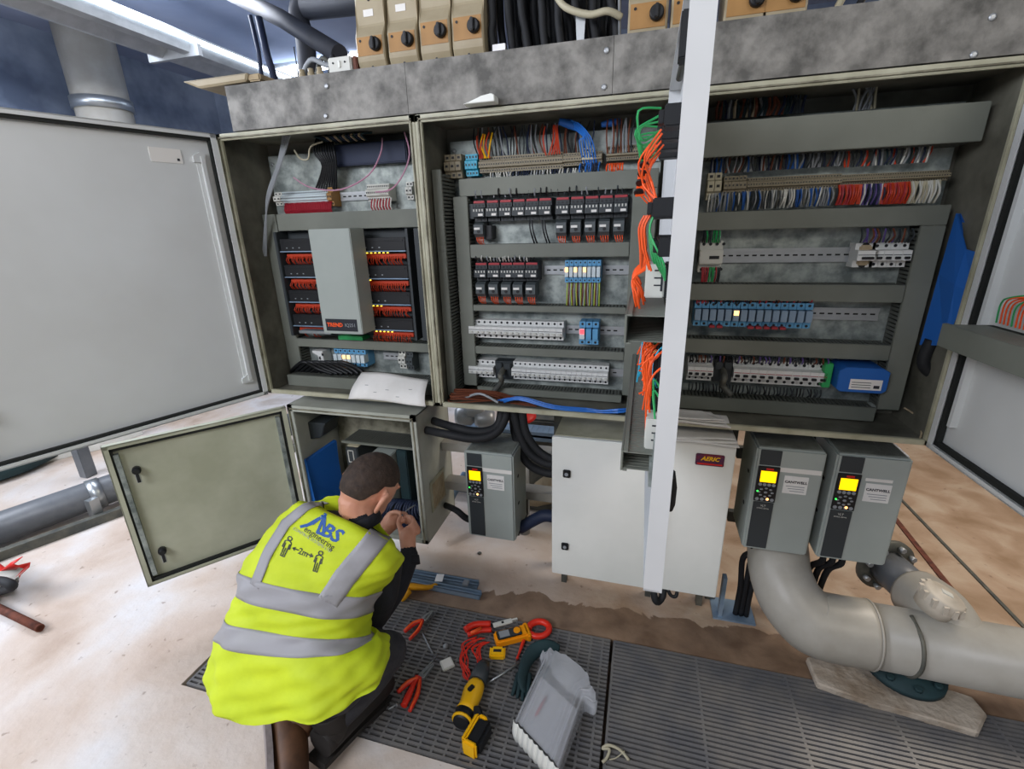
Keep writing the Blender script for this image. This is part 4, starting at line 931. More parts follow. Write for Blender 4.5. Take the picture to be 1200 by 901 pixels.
for k in range(7): b.tube([P(340+k*6, 436, y=.15), P(355+k*7, 424, y=.10), P(372+k*8, 432, y=.12), P(390+k*6, 438, y=.12)], .008, 6)
tag(b.build('cable_heap', 'black'), 'black cables heaped at the bottom of the left cabinet', 'cables', kind='stuff')

# ---------------------------------------------------------------- papers
def paper(name, label, rows, key='paper', th=.002):
    b = MB(); b.grid(rows, thick=th); return tag(b.build(name, key), label, 'paper')
def lerp4(a, b_, c, d, s, t): return (a.lerp(b_, s)).lerp(d.lerp(c, s), t)
def sheet(A, B_, C_, D_, f, n=10):
    return [[lerp4(A, B_, C_, D_, i/n, j/n)+f(i/n, j/n) for i in range(n+1)] for j in range(n+1)]
A_, B_, C_, D_ = P(424, 436, y=.055), P(502, 443, y=.055), P(498, 469, y=-.03), P(408, 466, y=-.03)
D_.z = C_.z = ZB+.012
rows = sheet(A_, B_, C_, D_, lambda s, t_: V((0, -.02*math.sin(PI*t_), .006*math.sin(5*s))))
t = thing('paper_sheet', 'curled white drawing sheet propped in the bottom of the left cabinet', 'paper', D_)
b = MB(); b.grid(rows, thick=.0015); b.build('sheet', 'paper', t)
b = MB()
for s, q in ((.2, .45), (.5, .55), (.8, .4), (.35, .7), (.65, .75)):
    c = lerp4(A_, B_, C_, D_, s, q)+V((0, -.02*math.sin(PI*q)-.001, .006*math.sin(5*s)+.003)); b.obox(c, (.014, .002, .0015))
b.build('drawing_marks', 'greyw', t)
for k in range(4):
    x0 = P(800-3*k, 492-4*k, y=-.01).x; a = V((.81+.004*k, .0-.008*(k % 2), ZB+.016+k*.007)); w, h = .235-.012*k, .09
    A_, B_, C_, D_ = a+V((0, h, 0)), a+V((w-.02*k, h-.01*k, 0)), a+V((w, -.012, 0)), a+V((0, -.01, 0))
    rows = sheet(A_, B_, C_, D_, lambda s, t_: V((0, 0, .003*math.sin(4*s+k)+.002*math.sin(5*t_+k))))
    paper('paper_sheet', ('lowest', 'second lowest', 'second highest', 'topmost')[k]+' of the white papers on the sill of the right cabinet', rows, th=.0035)

# ---------------------------------------------------------------- lower row
LX0, LX1, LZ0, LZ1 = -.716, -.103, .24, .85
t = thing('lower_cabinet', 'open lower cabinet the man is working in, vent grille on its side', 'control cabinet', ((LX0+LX1)/2, .15, LZ0)); lowcab = t
shell(t, LX0, LX1, LZ0, LZ1, .31, lip=.028, casekey='lowcab', lipkey='lowcab')
o, Mx = hinge_door(t, LX0-.002, 38, .61, LZ0, LZ1, -1, 'door_low'); gasket(o, Mx, .61, LZ0, LZ1, .012, i=.012)
b = MB(); b.box(.57, .585, 0, .02, LZ0+.04, LZ1-.04)
for k in range(28): b.box(.573, .582, .0199, .022, LZ0+.06+k*.018, LZ0+.066+k*.018)
b.xform(Mx).build('stiffener', 'galv', o); b = MB(); b.box(.03, .045, 0, .02, LZ0+.04, LZ1-.04); b.xform(Mx).build('stiffener', 'galv', o)
for z in (LZ1-.12, LZ0+.13):
    b = MB(); b.lathe([(.014, 0), (.014, .02), (.010, .022), (.010, .03)], (.535, 0, z), (0, 1, 0), 12); b.mi = 1; b.box(.528, .542, .024, .03, z-.045, z-.005, .002); b.xform(Mx).build('lock_barrel', ['black', 'zinc'], o)
q = [P(512, 582, x=LX1), P(525, 566, x=LX1), P(526, 602, x=LX1), P(512, 622, x=LX1)]
gy0, gy1, gz0, gz1 = .06, .21, .36, .51
g0, g1 = P(505, 588, x=LX1), P(523, 560, x=LX1)
b = MB(); b.box(LX1, LX1+.006, gy0, gy1, gz0, gz1, .002); vg = b.build('vent_grille', 'enamel', t)
b = MB()
for k in range(9): b.box(LX1+.006, LX1+.008, gy0+.016+k*.0135, gy0+.024+k*.0135, gz0+.015, gz1-.015)
b.build('slots', 'insul', vg)
b = MB(); b.box(LX0+.03, LX1-.03, .27, .275, LZ0+.04, LZ1-.04); b.build('mounting_plate', 'enamel_dirty', t)
# contents
q = P(392, 522, y=.10)
t = thing('ring_binder', 'blue folder standing inside the left of the open lower cabinet', 'folder', P(372, 575, y=.08))
f_ = [[P(353, 541, y=.02), P(391, 515, y=.20)], [P(356, 560, y=.02), P(394, 540, y=.20)], [P(366, 598, y=.02), P(402, 584, y=.20)]]
b = MB(); b.grid(f_, smooth=False, thick=.02); o = b.build('cover', 'blue', t)
b = MB(); b.grid([[P(354, 541, y=.010), P(358, 538, y=.02)], [P(366, 596, y=.010), P(371, 594, y=.02)]], smooth=False, thick=.012); b.build('spine', 'bluewire', t)
a = rect(402, 520, 487, 527, .14); 
trunk('dirty slotted trunking across the upper part of the open lower cabinet', a[0], LX1-.02, a[2], a[3]+.02, y0=.13, y1=.27)
b = MB(); a = rect(356, 492, 376, 512, .12); b.prism([(a[0], a[3]), (a[1]+.05, a[3]), (a[1]+.02, a[2]+.01), (a[0]+.03, a[2]-.01), (a[0]+.01, a[2]+.01)], 'y', .10, .22, .004); tag(b.build('plastic_wrap', 'charcoal'), 'dark crumpled plastic in the upper left corner of the open lower cabinet', 'plastic')
a = rect(404, 524, 426, 580, .10)
t = thing('small_drive', 'small black and white drive left of the grey one inside the open lower cabinet', 'motor drive', ((a[0]+a[1])/2, .2, a[2]))
b = MB(); b.box(a[0], a[1], .10, .26, a[2], a[3], .004); b.build('body', 'charcoal', t)
b = MB(); b.box(a[0]+.005, a[1], .11, .26, a[3], a[3]+.006, .002); b.build('top_cover', 'beige2', t)
b = MB(); 
for zz_ in (a[3]-.012, a[3]-.07): b.box(a[0]+.012, a[1]-.02, .098, .10, zz_-.004, zz_)
b.box(a[0]+.012, a[0]+.016, .098, .10, a[3]-.07, a[3]-.012); b.box(a[1]-.024, a[1]-.02, .098, .10, a[3]-.07, a[3]-.012); b.build('panel_outline', 'whitew', t)
a = rect(430, 534, 462, 600, .08)
t = thing('inverter_drive', 'grey drive inside the open lower cabinet, behind the man\'s head', 'motor drive', ((a[0]+a[1])/2, .2, a[2])); b = MB(); b.box(a[0], a[1], .06, .265, a[2], a[3], .004); b.build('case', 'vfd', t)
b = MB(); b.box(a[1]+.02, a[1]+.07, .12, .26, a[2], a[3]+.02, .004); tag(b.build('filter_unit', 'teal'), 'dark green upright unit at the right inside the open lower cabinet', 'filter')
b = MB(); b.box(LX0+.03, LX1-.03, .05, .25, LZ0+.005, LZ0+.03, .01); 
for k in range(12): b.tube([(-.35+k*.018, .10, LZ0+.04), (-.33+k*.016, .04, LZ0+.10+.01*(k % 3)), (-.30+k*.012, .07, LZ0+.15), (-.26+k*.01, .16, LZ0+.10)], .006, 6)
tag(b.build('cable_heap', 'navy'), 'dark cables in the bottom of the open lower cabinet', 'cables', kind='stuff')

# drives
def drive(x0, z0, label, extra_strip=True):
    W, H, D = .203, .395, .2
    t = thing('inverter_drive', label, 'motor drive', (x0+W/2, D/2, z0)); X = lambda f_: x0+W*f_; Z = lambda f_: z0+H*(1-f_)
    b = MB(); b.box(x0, x0+W, .0, D, z0, z0+H, .006); b.build('case', 'vfd', t)
    b = MB(); b.box(x0+.01, x0+W-.01, .012, D-.01, z0+H-.001, z0+H+.002, .001); b.build('top_cover', 'vfd_top', t)
    b = MB(); b.box(X(.06), X(.37), -.0025, .0, Z(.155), Z(.015), .001); b.build('front_strip', 'charcoal', t); b = MB(); b.box(X(.06), X(.37), -.0025, 0, Z(.975), Z(.51), .001); b.build('front_strip', 'charcoal', t)
    b = MB(); b.box(X(.055), X(.375), -.006, 0, Z(.50), Z(.165), .0015); k = b.build('keypad', 'black', t)
    b = MB(); b.box(X(.10), X(.335), -.007, -.006, Z(.31), Z(.205), .0004); b.build('display', glow('yellow display', 'ffc400', 1.6), k)
    b = MB(); b.box(X(.17), X(.28), -.0065, -.006, Z(.195), Z(.178)); b.build('red_badge', 'red', k)
    b = MB()
    for i in range(4): b.lathe([(.0058, 0), (.0058, .0015)], (X(.115+i*.067), -.006, Z(.333)), (0, -1, 0), 8)
    for i in range(4): b.lathe([(.006, 0), (.006, .0015)], (X(.10+i*.075), -.006, Z(.475)), (0, -1, 0), 8)
    for ang in range(8):
        a = ang*PI/4; b.ell((X(.215)+.020*math.cos(a), -.0065, Z(.408)+.0155*math.sin(a)), (.0052, .001, .0035), n=8)
    b.ell((X(.215), -.0065, Z(.408)), (.006, .001, .0045), n=8); b.build('buttons', 'greyw', k)
    b = MB(); b.lathe([(.003, 0), (.003, .001)], (X(.09), -.0065, Z(.40)), (0, -1, 0), 8); b.build('green_lamp', glow('green lamp', '40ff60', 2), k)
    b = MB(); b.lathe([(.004, 0), (.004, .001)], (X(.255), -.0078, Z(.468)), (0, -1, 0), 8); b.build('amber_lamp', amb, k)
    text('VLT', .010, FRONT(X(.215), -.003, Z(.545)), 'whitew', 'lettering', t); text('HVAC Drive', .007, FRONT(X(.215), -.003, Z(.57)), 'whitew', 'lettering', t)
    b = MB(); 
    if extra_strip: b.box(X(.37), X(.97), -.002, 0, Z(.205), Z(.165)); b.build('label_strip', 'label', t)
    else: b.box(X(.44), X(.80), -.002, 0, Z(.215), Z(.19)); b.build('label_strip', 'label', t)
    b = MB(); b.box(X(.46), X(.81), -.002, 0, Z(.40), Z(.235), .0005); lb = b.build('sticker', 'paper', t)
    text('CANTWELL', .0125, FRONT(X(.635), -.0025, Z(.29)), 'ink', 'lettering', lb, bold=.0003)
    b = MB()
    for i in range(3): b.box(X(.50+.03*i), X(.77), -.0024, -.002, Z(.333+i*.022), Z(.327+i*.022))
    b.build('small_print', 'greyw', lb)
    b = MB(); b.box(x0+.02, x0+W-.02, .03, D-.03, z0-.012, z0+.002)
    for i in range(4): b.lathe([(.014, 0), (.014, .02), (.010, .022)], (x0+.04+i*.04, .09, z0-.010), (0, 0, -1), 10)
    b.build('gland_plate', 'castiron', t)
    b = MB()
    for zq in (.30, .62): b.box(x0+W, x0+W+.002, .06, .075, Z(zq)-.01, Z(zq)); b.box(x0-.002, x0, .06, .075, Z(zq)-.01, Z(zq))
    b.build('side_slots', 'black', t)
    return t
drive(.092, .322, 'grey motor drive with yellow display hanging between the two lower cabinets')
drive(1.135, .450, 'grey motor drive with yellow display, left one of the pair above the big pipe')
drive(1.366, .452, 'grey motor drive with yellow display, right one of the pair above the big pipe', False)
b = MB(); b.box(1.50, 1.565, .02, .11, .8475, .849); tag(b.build('paper_slip', 'bright'), 'bright white slip of paper on top of the right hand motor drive', 'paper')
# drive frame on legs
t = thing('drive_stand', 'dark steel stand with legs carrying the pair of motor drives', 'stand', (1.35, .2, 0))
for z in (.42, .70): b = MB(); b.box(1.12, 1.60, .2, .225, z, z+.045); b.build('crossbar', 'castiron', t)
for x in (1.08, 1.345, 1.385): b = MB(); b.box(x, x+.04, .2255, .265, 0, ZB-.002, .002); b.build('leg', 'castiron', t)
b = MB(); b.box(1.10, 1.26, .12, .24, 0, .008); b.box(1.12, 1.135, .13, .16, 0, .2); b.build('foot_plate', 'bluesteel', t)
for x, lab in ((1.19, 'black cables dropping from the left motor drive of the pair'), (1.42, 'black cables dropping from the right motor drive of the pair')):
    b = MB()
    for k in range(3): b.tube([(x+.03*k, .09, .44), (x+.03*k+.01, .10, .37), (x+.03*k-.01, .14, .30), (x+.02*k, .15, .16), (x+.02*k, .16, .01)], .011, 8)
    tag(b.build('cable_drop', 'rubber'), lab, 'cables')
t = thing('steel_framework', 'grey steel frame behind the hanging motor drive, carrying the cabinets', 'frame', (.2, .2, 0))
for x in (-.76, .405): b = MB(); b.box(x, x+.035, .27, .305, 0, ZB-.002); b.build('upright', 'castiron', t)
for z in (.40, .60): b = MB(); b.box(-.098, .44, .2005, .269, z, z+.04); b.build('crossbar', 'pipegrey', t)
b = MB(); b.box(.10, .285, .10, .27, .279, .287); b.box(.10, .285, .262, .27, .279, .40); b.build('bracket', 'castiron', t)
# white lower cabinets
def lower_white(x0, x1, z0, z1, y1, label):
    t = thing('lower_cabinet', label, 'control cabinet', ((x0+x1)/2, y1/2, z0)); b = MB(); b.box(x0+.004, x1-.004, .03, y1, z0+.003, z1-.002, .003); b.build('case', 'enamel', t)
    b = MB(); b.box(x0, x1, .004, .024, z0, z1, .003); d_ = b.build('door', 'white', t)
    b = MB(); b.box(x0+.005, x1-.005, .022, .031, z0+.005, z1-.005); b.build('gasket', 'gasket', t); return t, d_
t, d_ = lower_white(.447, .862, .195, .812, .26, 'pale grey lower cabinet with two square black locks on its door')
for (u, v) in ((664, 555), (662, 640)):
    p = P(u, v, y=0); b = MB(); b.box(p.x-.014, p.x+.014, -.006, .004, p.z-.016, p.z+.016, .003); k = b.build('lock', 'black', d_); b = MB(); b.lathe([(.007, 0), (.007, .002)], (p.x, -.006, p.z), (0, -1, 0), 12); b.build('keyhole', 'greyw', k)
for x in (.47, .84): b = MB(); b.box(x-.012, x+.012, .18, .21, 0, .2); b.build('leg', 'castiron', t)
t, d_ = lower_white(.874, 1.074, .205, .848, .26, 'pale grey narrow lower cabinet with a dark colourful sticker')
for x in (.90, 1.05): b = MB(); b.box(x-.012, x+.012, .18, .21, 0, .21); b.build('leg', 'castiron', t)
a = rect(816, 531, 848, 548, 0); b = MB(); b.box(a[0], a[1], .0, .005, a[2], a[3], .003); s_ = b.build('sticker', mat('sticker blue', '1d2350', .3, col2='7a1f2c', scale=16), d_)
text('AERIC', .021, FRONT((a[0]+a[1])/2, -.0008, (a[2]+a[3])/2+.005), 'yellow', 'lettering', s_, shear=.3, bold=.0006)
b = MB(); b.box(a[0]+.006, a[1]-.006, -.0006, 0, a[2]+.005, a[2]+.010); b.build('red_band', 'red', s_)
# papers on the narrow cabinet
for k in range(3):
    z = .852+k*.007; A_, B_, C_, D_ = V((.88, .14, z)), V((1.07, .14, z)), V((1.078-.006*k, -.015+.008*k, z-.004)), V((.875, -.014, z-.004))
    paper('paper_sheet', ('lowest', 'middle', 'topmost')[k]+' of the three papers lying on the narrow lower cabinet', sheet(A_, B_, C_, D_, lambda s, t_: V((0, 0, .003*math.sin(5*s+2*k)))), th=.003)
b = MB(); 
b.tube([(.85, -.02, .205), (.858, -.03, .178), (.87, -.02, .165), (.885, .0, .175), (.89, .02, .21)], .013, 10); b.tube([(.90, .02, .21), (.915, .01, .18), (.935, .01, .18), (.94, .03, .21)], .007, 8)
tag(b.build('cable_loop', 'rubber'), 'black cable loops poking out under the lower cabinets, beside the door corner', 'cable')
b = MB(); b.tube([(.862, -.002, .60), (.866, -.006, .5), (.868, -.004, .36), (.866, -.002, .33)], .006, 8); tag(b.build('cable', 'brown'), 'brown-black cable down the gap between the white lower cabinets', 'cable')
# black flexible conduits
def hose(label, pts, r, key='rubber', n=12): b = MB(); b.tube(pts, r, n); return tag(b.build('flexible_conduit', key), label, 'conduit')
hose('upper black conduit between the open lower cabinet and the middle cabinet floor', [P(508, 493, x=-.10), P(530, 500, y=.02), P(560, 506, y=.02), P(582, 500, y=.05), P(588, 480, y=.08), P(588, 470, y=.09)], .017)
hose('lower black conduit looping in front of the motor drive to the middle cabinet floor', [P(500, 504, x=-.10), P(520, 508, y=-.01), P(555, 514, y=.0), P(580, 508, y=.03), P(592, 490, y=.07), P(594, 474, y=.08)], .017)
hose('black conduit dropping beside the motor drive, inner one of the three', [P(602, 478, y=.08), P(608, 505, y=.08), P(620, 530, y=.08), P(640, 543, y=.08), (.47, .08, P(648, 543, y=.08).z)], .017)
hose('black conduit dropping beside the motor drive, outer one of the three', [P(600, 478, y=.14), P(604, 510, y=.14), P(616, 540, y=.12), P(636, 553, y=.12), (.47, .12, P(648, 555, y=.12).z)], .017)
hose('black conduit dropping beside the motor drive, nearest the upper cabinet front', [P(612, 480, y=.05), P(616, 505, y=.05), P(628, 525, y=.05), P(645, 537, y=.05), (.47, .05, P(648, 537, y=.05).z)], .015)
hose('black cable from the vent grille side to the bottom of the motor drive', [P(522, 592, x=-.10), P(535, 598, y=.08), P(548, 608, y=.08), (.13, .08, .34)], .014)
hose('fat dark conduit between the motor drive and the pale lower cabinet', [(.29, .10, P(618, 620, y=.1).z), P(628, 608, y=.1), P(640, 604, y=.1), (.47, .1, P(650, 606, y=.1).z)], .026, 'navy')
# ---------------------------------------------------------------- on top of the cabinets
def isolator(x0, w, z0, label, group, y=.02, hgt=.21):
    t = thing('isolator_switch', label, 'isolator switch', (x0+w/2, y+.08, z0), group)
    prof = [(y+.15, z0), (y+.012, z0), (y, z0+.03), (y, z0+hgt*.46), (y+.02, z0+hgt*.62), (y+.02, z0+hgt), (y+.15, z0+hgt)]
    b = MB(); b.prism(prof, 'x', x0, x0+w, .004); b.build('housing', 'cream', t)
    b = MB(); b.box(x0+.006, x0+w-.006, y-.0015, y+.001, z0+hgt*.20, z0+hgt*.45, .0005); b.build('orange_plate', 'creamo', t)
    kx, kz = x0+w*.72, z0+hgt*.33
    b = MB(); b.lathe([(.019, 0), (.019, .012), (.016, .016)], (kx, y-.001, kz), (0, -1, 0), 20); b.box(kx-.005, kx+.005, y-.028, y-.014, kz-.016, kz+.016, .002); b.build('knob', 'black', t)
    b = MB(); b.box(x0+w*.28, x0+w*.62, y+.0185, y+.021, z0+hgt*.74, z0+hgt*.83); b.build('label', 'label', t)
    b = MB()
    for p in ((x0+w*.5, y+.02, z0+hgt*.95), (x0+w*.18, y-.001, z0+hgt*.40), (x0+w*.5, y+.006, z0+.01)): b.lathe([(.004, 0), (.004, .002)], p, (0, -1, 0), 8)
    b.build('screws', 'black', t); return t
ZG = 2.045
xs = [P(u, 75, y=.02).x for u in (419, 456, 493.5, 531)]; w = (P(569, 70, y=.02).x-xs[3])
names = ('leftmost', 'second from the left', 'third from the left', 'rightmost')
for i, x in enumerate(xs): isolator(x+.001, w-.004, ZG-.002 + .0, 'cream isolator with black knob, %s of four beside the black cables' % names[i], None, hgt=(.205, .205, .235, .235)[i])
xs = [P(735, 40, y=.02).x, P(785, 35, y=.02).x, P(848, 22, y=.02).x, P(893, 15, y=.02).x]
for i, (x, w_, lab) in enumerate(zip(xs, (w, w*.9, w, w), ('cream isolator with black knob just right of the black cables', 'cream isolator half hidden behind the top of the middle door', 'cream isolator just right of the middle door top', 'rightmost cream isolator on top of the cabinets'))): isolator(x, w_, ZG-.032, lab, None, hgt=.235, y=.024)
b = MB(); x = P(700, 10, y=.04).x
k0, k1 = P(583, 50, y=.10).x, P(728, 40, y=.10).x
n = 22
for i in range(n):
    x = k0+(k1-k0-.02)*i/(n-1); yy = .06+.05*(i % 3); b = MB()
    b.tube([(x+.012, yy, ZG-.03), (x+rnd(-.006, .006), yy, ZG+.06), (x-.01+rnd(-.012, .012), yy, ZG+.14), (x-.02+rnd(-.02, .02), yy+.01, ZG+.45)], .0115, 8)
    tag(b.build('black_cable', 'rubber'), 'thick black cable in the bundle rising between the cream isolators', 'cable', 'black cables between the isolators')
b = MB(); b.box(k0+.01, k1-.01, .19, .2, ZG-.02, ZG+.5); tag(b.build('cable_tray', 'black'), 'dark cable tray behind the bundle of black cables', 'cable tray')
b = MB(); b.tube([P(648, -12, y=.02), P(662, 8, y=.01), P(690, 17, y=.01), P(712, 13, y=.01), P(728, 20, y=.03)], .009, 10); tag(b.build('flexible_conduit', 'beige2'), 'pale cream conduit curving across the black cables', 'conduit')
b = MB(); q = P(678, 45, y=.03); b.prism([(q.x-.005, ZG), (q.x+.015, ZG), (q.x+.02, ZG+.08), (q.x-.01, ZG+.08)], 'y', .03, .034); tag(b.build('metal_tag', 'zinc'), 'narrow bright metal strip hanging among the black cables', 'strip')
b = MB(); q = P(582, 60, y=.05); b.box(q.x-.01, q.x+.03, .04, .05, ZG, ZG+.03); tag(b.build('white_tag', 'bright'), 'small white tag at the foot of the black cables beside the isolators', 'tag')
q = P(727, 40, y=.05); b = MB(); b.cyl((q.x, .05, ZG-.02), (q.x-.03, .05, ZG+.5), .004); tag(b.build('threaded_rod', 'zinc'), 'thin bright rod at the right edge of the black cables', 'rod')
# right end clutter behind the gutter
b = MB()
for k in range(9): b.mi = k % 3; x = 1.17+.05*k; b.tube([(x, .10, ZG-.03), (x+.03, .12, ZG+.06), (x+.12, .14, ZG+.2), (x+.25, .15, ZG+.4)], .009, 8)
tag(b.build('cables', ['beige2', 'rubber', 'greyw']), 'pale and dark cables rising at the right end of the gutter', 'cables', kind='stuff')
# junction box and cables left
a0 = rect(383, 68, 417, 93, .01)
t = thing('junction_box', 'small white plastic box with a switch, left of the cream isolators', 'junction box', ((a0[0]+a0[1])/2, .05, ZG))
b = MB(); b.box(a0[0], a0[1]-.012, .01, .10, ZG-.002, a0[3], .004); b.build('box', 'whitew', t)
b = MB(); xm = (a0[0]+a0[1])/2; b.box(xm-.009, xm-.001, .006, .01, a0[3]-.032, a0[3]-.012, .001); b.build('switch_lever', 'white', t)
b = MB()
for dx in (-.028, .016): b.lathe([(.003, 0), (.003, .002)], (xm+dx, .01, ZG+.028), (0, -1, 0), 8)
b.build('screws', 'black', t)
b = MB(); b.box(a0[1]-.012, a0[1]+.004, .02, .09, ZG, ZG+.045, .003); b.build('gland', 'brown', t)
for k, (c, lab, key) in enumerate(((0, 'grey cable loop left of the small white box, front one', 'greyw'), (1, 'grey cable loop left of the small white box, rear one', 'castiron'), (2, 'dark cable loop left of the small white box, tallest', 'rubber'))):
    b = MB(); x1 = a0[0]-.005; b.tube([(x1-.13+.03*c, .06+.03*c, ZG-.02), (x1-.125+.03*c, .06+.03*c, ZG+.03), (x1-.08+.02*c, .05+.03*c, ZG+.06+.01*c), (x1-.03, .05+.03*c, ZG+.04+.012*c), (x1+.02, .05+.02*c, ZG+.03+.01*c)], .008, 10); tag(b.build('cable_loop', key), lab, 'cable')
for k, x in enumerate((.13, .095, .06)):
    b = MB(); b.lathe([(.012, 0), (.012, .02), (.009, .024), (.009, .034)], (a0[0]-x+.01, .035, ZG-.004), (0, 0, 1), 10); tag(b.build('cable_gland', 'cream'), 'cream cable gland on the gutter left of the small white box', 'cable gland', 'cable glands left of the white box')
# strip at the back and the cream fitting at far left end
t = thing('strip_light', 'bright strip light far back, glimpsed behind the dark upright pipe', 'strip light', P(370, 76, y=2.9))
b = MB(); b.tube([P(322, 88, y=2.9), P(420, 66, y=2.9)], .045, 10); b.build('lamp_tube', glow('fluorescent tube', 'e4efff', 9), t)
b = MB(); b.tube([P(322, 80, y=2.95), P(420, 58, y=2.95)], .05, 6); b.build('housing', 'zinc', t)
t = thing('light_fitting', 'slim cream fitting with small clips resting on the left end of the gutter', 'light fitting', P(272, 100, y=.0))
q0, q1 = P(240, 88, y=.10), P(300, 90, y=.03)
b = MB(); b.prism([(q0.x, 2.075), (q1.x, 2.075), (q1.x-.01, 2.05), (q0.x+.07, 2.047)], 'y', -.01, .16, .006); b.build('body', 'cream', t)
b = MB(); b.box(q1.x-.01, q1.x+.04, .0, .14, 2.05, 2.072, .004); b.build('end_cap', 'insul', t)
b = MB()
for u, v in ((242, 84), (270, 77)): q = P(u, v, y=.08); b.box(q.x-.006, q.x+.006, .07, .09, 2.075, 2.10, .001)
b.build('clip', 'yellow', t); b = MB(); q = P(276, 78, y=.08); b.box(q.x-.005, q.x+.015, .07, .09, 2.075, 2.095); b.build('clip', 'green', t)

# ---------------------------------------------------------------- behind the cabinets, seen in the gap
b = MB(); a = rect(555, 502, 652, 515, .55); b.box(a[0]-.1, a[1]+.3, .55, .68, a[2], a[2]+.012); b.box(a[0]-.1, a[1]+.3, .55, .555, a[2]-.02, a[2]+.03)
b.box(a[0]-.1, a[0]-.07, .64, .68, 0, a[2]); b.box(a[1]+.27, a[1]+.3, .64, .68, 0, a[2])
for k in range(24): b.box(a[0]-.08+k*.03, a[0]-.065+k*.03, .56, .67, a[2]+.012, a[2]+.016)
tag(b.build('cable_tray', 'bluesteel'), 'blue-grey perforated tray seen through the gap behind the hanging motor drive', 'cable tray')
for k, (u, v, r, lab) in enumerate(((590, 572, .05, 'upper grey pipe crossing behind the hanging motor drive'), (590, 600, .035, 'lower grey pipe crossing behind the hanging motor drive'))):
    q = P(u, v, y=.75+.1*k); b = MB(); b.cyl((q.x-1.0, q.y, q.z), (q.x+.75, q.y, q.z-.02), r, n=20); tag(b.build('pipe', 'pipegrey' if k else 'pipedark'), lab, 'pipe')
q = P(612, 488, y=.5); t = thing('valve', 'grey valve with red handwheel, glimpsed under the middle cabinet', 'valve', (q.x, q.y, 0))
b = MB(); b.lathe([(.0, -.01), (.05, -.012), (.07, 0), (.06, .015), (0, .03)], q, (0, -.2, 1), 20); b.build('handwheel', 'red', t)
b = MB(); b.cyl(q-V((0, 0, .01)), q-V((0, 0, .16)), .02); b.lathe([(.045, 0), (.045, .04)], q-V((0, 0, .2)), n=16); b.cyl(q-V((0, 0, .18)), (q.x, q.y, 0), .03); b.build('valve_body', 'zinc', t)
b = MB()
for (u, v, r) in ((545, 487, .05), (568, 490, .045), (556, 480, .04)):
    q = P(u, v, y=.5); b.lathe([(r*.7, -.05), (r, -.03), (r, .03), (r*.7, .05)], q, (1, .3, 0), 16)
tag(b.build('pipe_fitting', 'zinc'), 'grey pipe fittings glimpsed above the hanging motor drive', 'pipe fitting')
b = MB(); q = P(632, 520, y=.7); b.box(q.x-.12, q.x+.15, .70, .8, 0, q.z+.14, .01); b.mi = 1; b.box(q.x-.02, q.x+.06, .69, .7, q.z+.02, q.z+.10)
tag(b.build('floor_box', ['castiron', 'insul']), 'dark box with a tan label behind the black conduits', 'box')
b = MB(); b.cyl(P(512, 612, y=.33), P(545, 555, y=.6), .02); tag(b.build('strut', 'bluesteel'), 'pale blue-grey strut slanting behind the hanging motor drive', 'strut')
b = MB(); q = P(642, 655, z=.02); b.tube([(q.x-.24, .82, 0), (q.x-.06, .75, .16), (q.x+.14, .70, .22), (q.x+.44, .7, .20)], .10, 18); tag(b.build('lagged_pipe', 'insul'), 'tan lagged pipe bending down behind the pale lower cabinet', 'pipe')

# ---------------------------------------------------------------- pipework bottom right
cy_ = P(1040, 750, z=.2).y; zc = .205
A0 = P(1020, 742, y=cy_); A1 = P(1205, 778, y=cy_)
r0 = .105
ax = (P(1200, 777, z=.205)-P(1030, 745, z=.205)); p_a = P(1030, 745, z=.205); ax.normalize()
t = thing('large_pipe', 'big grey plastic pipe with a swept elbow, bottom right', 'pipe', (p_a.x+.2, p_a.y, 0)); big = t
b = MB(); b.cyl(p_a+ax*-.05, p_a+ax*1.6, .104, n=36); b.build('pipe_run', 'pipegrey', t)
e1 = p_a+ax*-.03; e2 = e1-ax*.14; 
top = P(908, 640, y=e1.y+.26)
path = [e1, e2, e2-ax*.05+V((0, .012, .015)), e2-ax*.10+V((0, .05, .06)), e2-ax*.125+V((0, .11, .12)), e2-ax*.125+V((0, .17, .17)), e2-ax*.125+V((0, .30, .26))]
b = MB(); b.tube(path, [.112, .112, .110, .106, .103, .103, .103], 36, sub=6); b.build('elbow', 'pipegrey', t)
b = MB(); b.lathe([(.1135, -.006), (.1135, .0), (.105, .004)], e1+ax*.002, ax, 36); b.build('joint_ring', 'pipegrey', t)
b = MB(); q = p_a+ax*.07; b.tube([q+V((0, 0, .105)), q+V((.004, -.075, .075)), q+V((.006, -.105, 0)), q+V((.003, -.075, -.075)), q+V((0, 0, -.108))], .006, 8); b.build('cord_ring', 'castiron', t)
# branch with cap
br0 = p_a+ax*.22; 
b = MB(); b.tube([br0+V((0, .03, .02)), P(1100, 716, y=br0.y+.10), P(1076, 697, y=br0.y+.20)], .09, 28, sub=6); b.build('branch', 'pipegrey', t)
t2 = thing('branch_pipe', 'darker grey pipe stub with bolted flange behind the big pipe', 'pipe', P(1052, 690, y=br0.y+.25))
s0, s1 = P(1080, 700, y=br0.y+.19), P(1040, 664, y=br0.y+.34)
b = MB(); b.cyl(s0, s1, .068, n=28); b.build('pipe_stub', 'pipedark', t2)
dd = (s1-s0).normalized()
b = MB(); b.lathe([(.072, -.012), (.11, -.01), (.11, .006), (.06, .008)], s1+dd*.015, dd, 30); fl = b.build('flange', 'castiron', t2)
b = MB(); N_ = dd.orthogonal().normalized(); B2 = dd.cross(N_)
for k in range(8): b = MB(); a = k*PI/4+.3; b.lathe([(.011, -.03), (.011, -.012), (.006, -.012), (.006, .0)], s1+dd*.01+N_*math.cos(a)*.091+B2*math.sin(a)*.091, dd, 6); b.build('bolt', 'zinc', fl)
c0 = P(1098, 706, y=br0.y+.03)
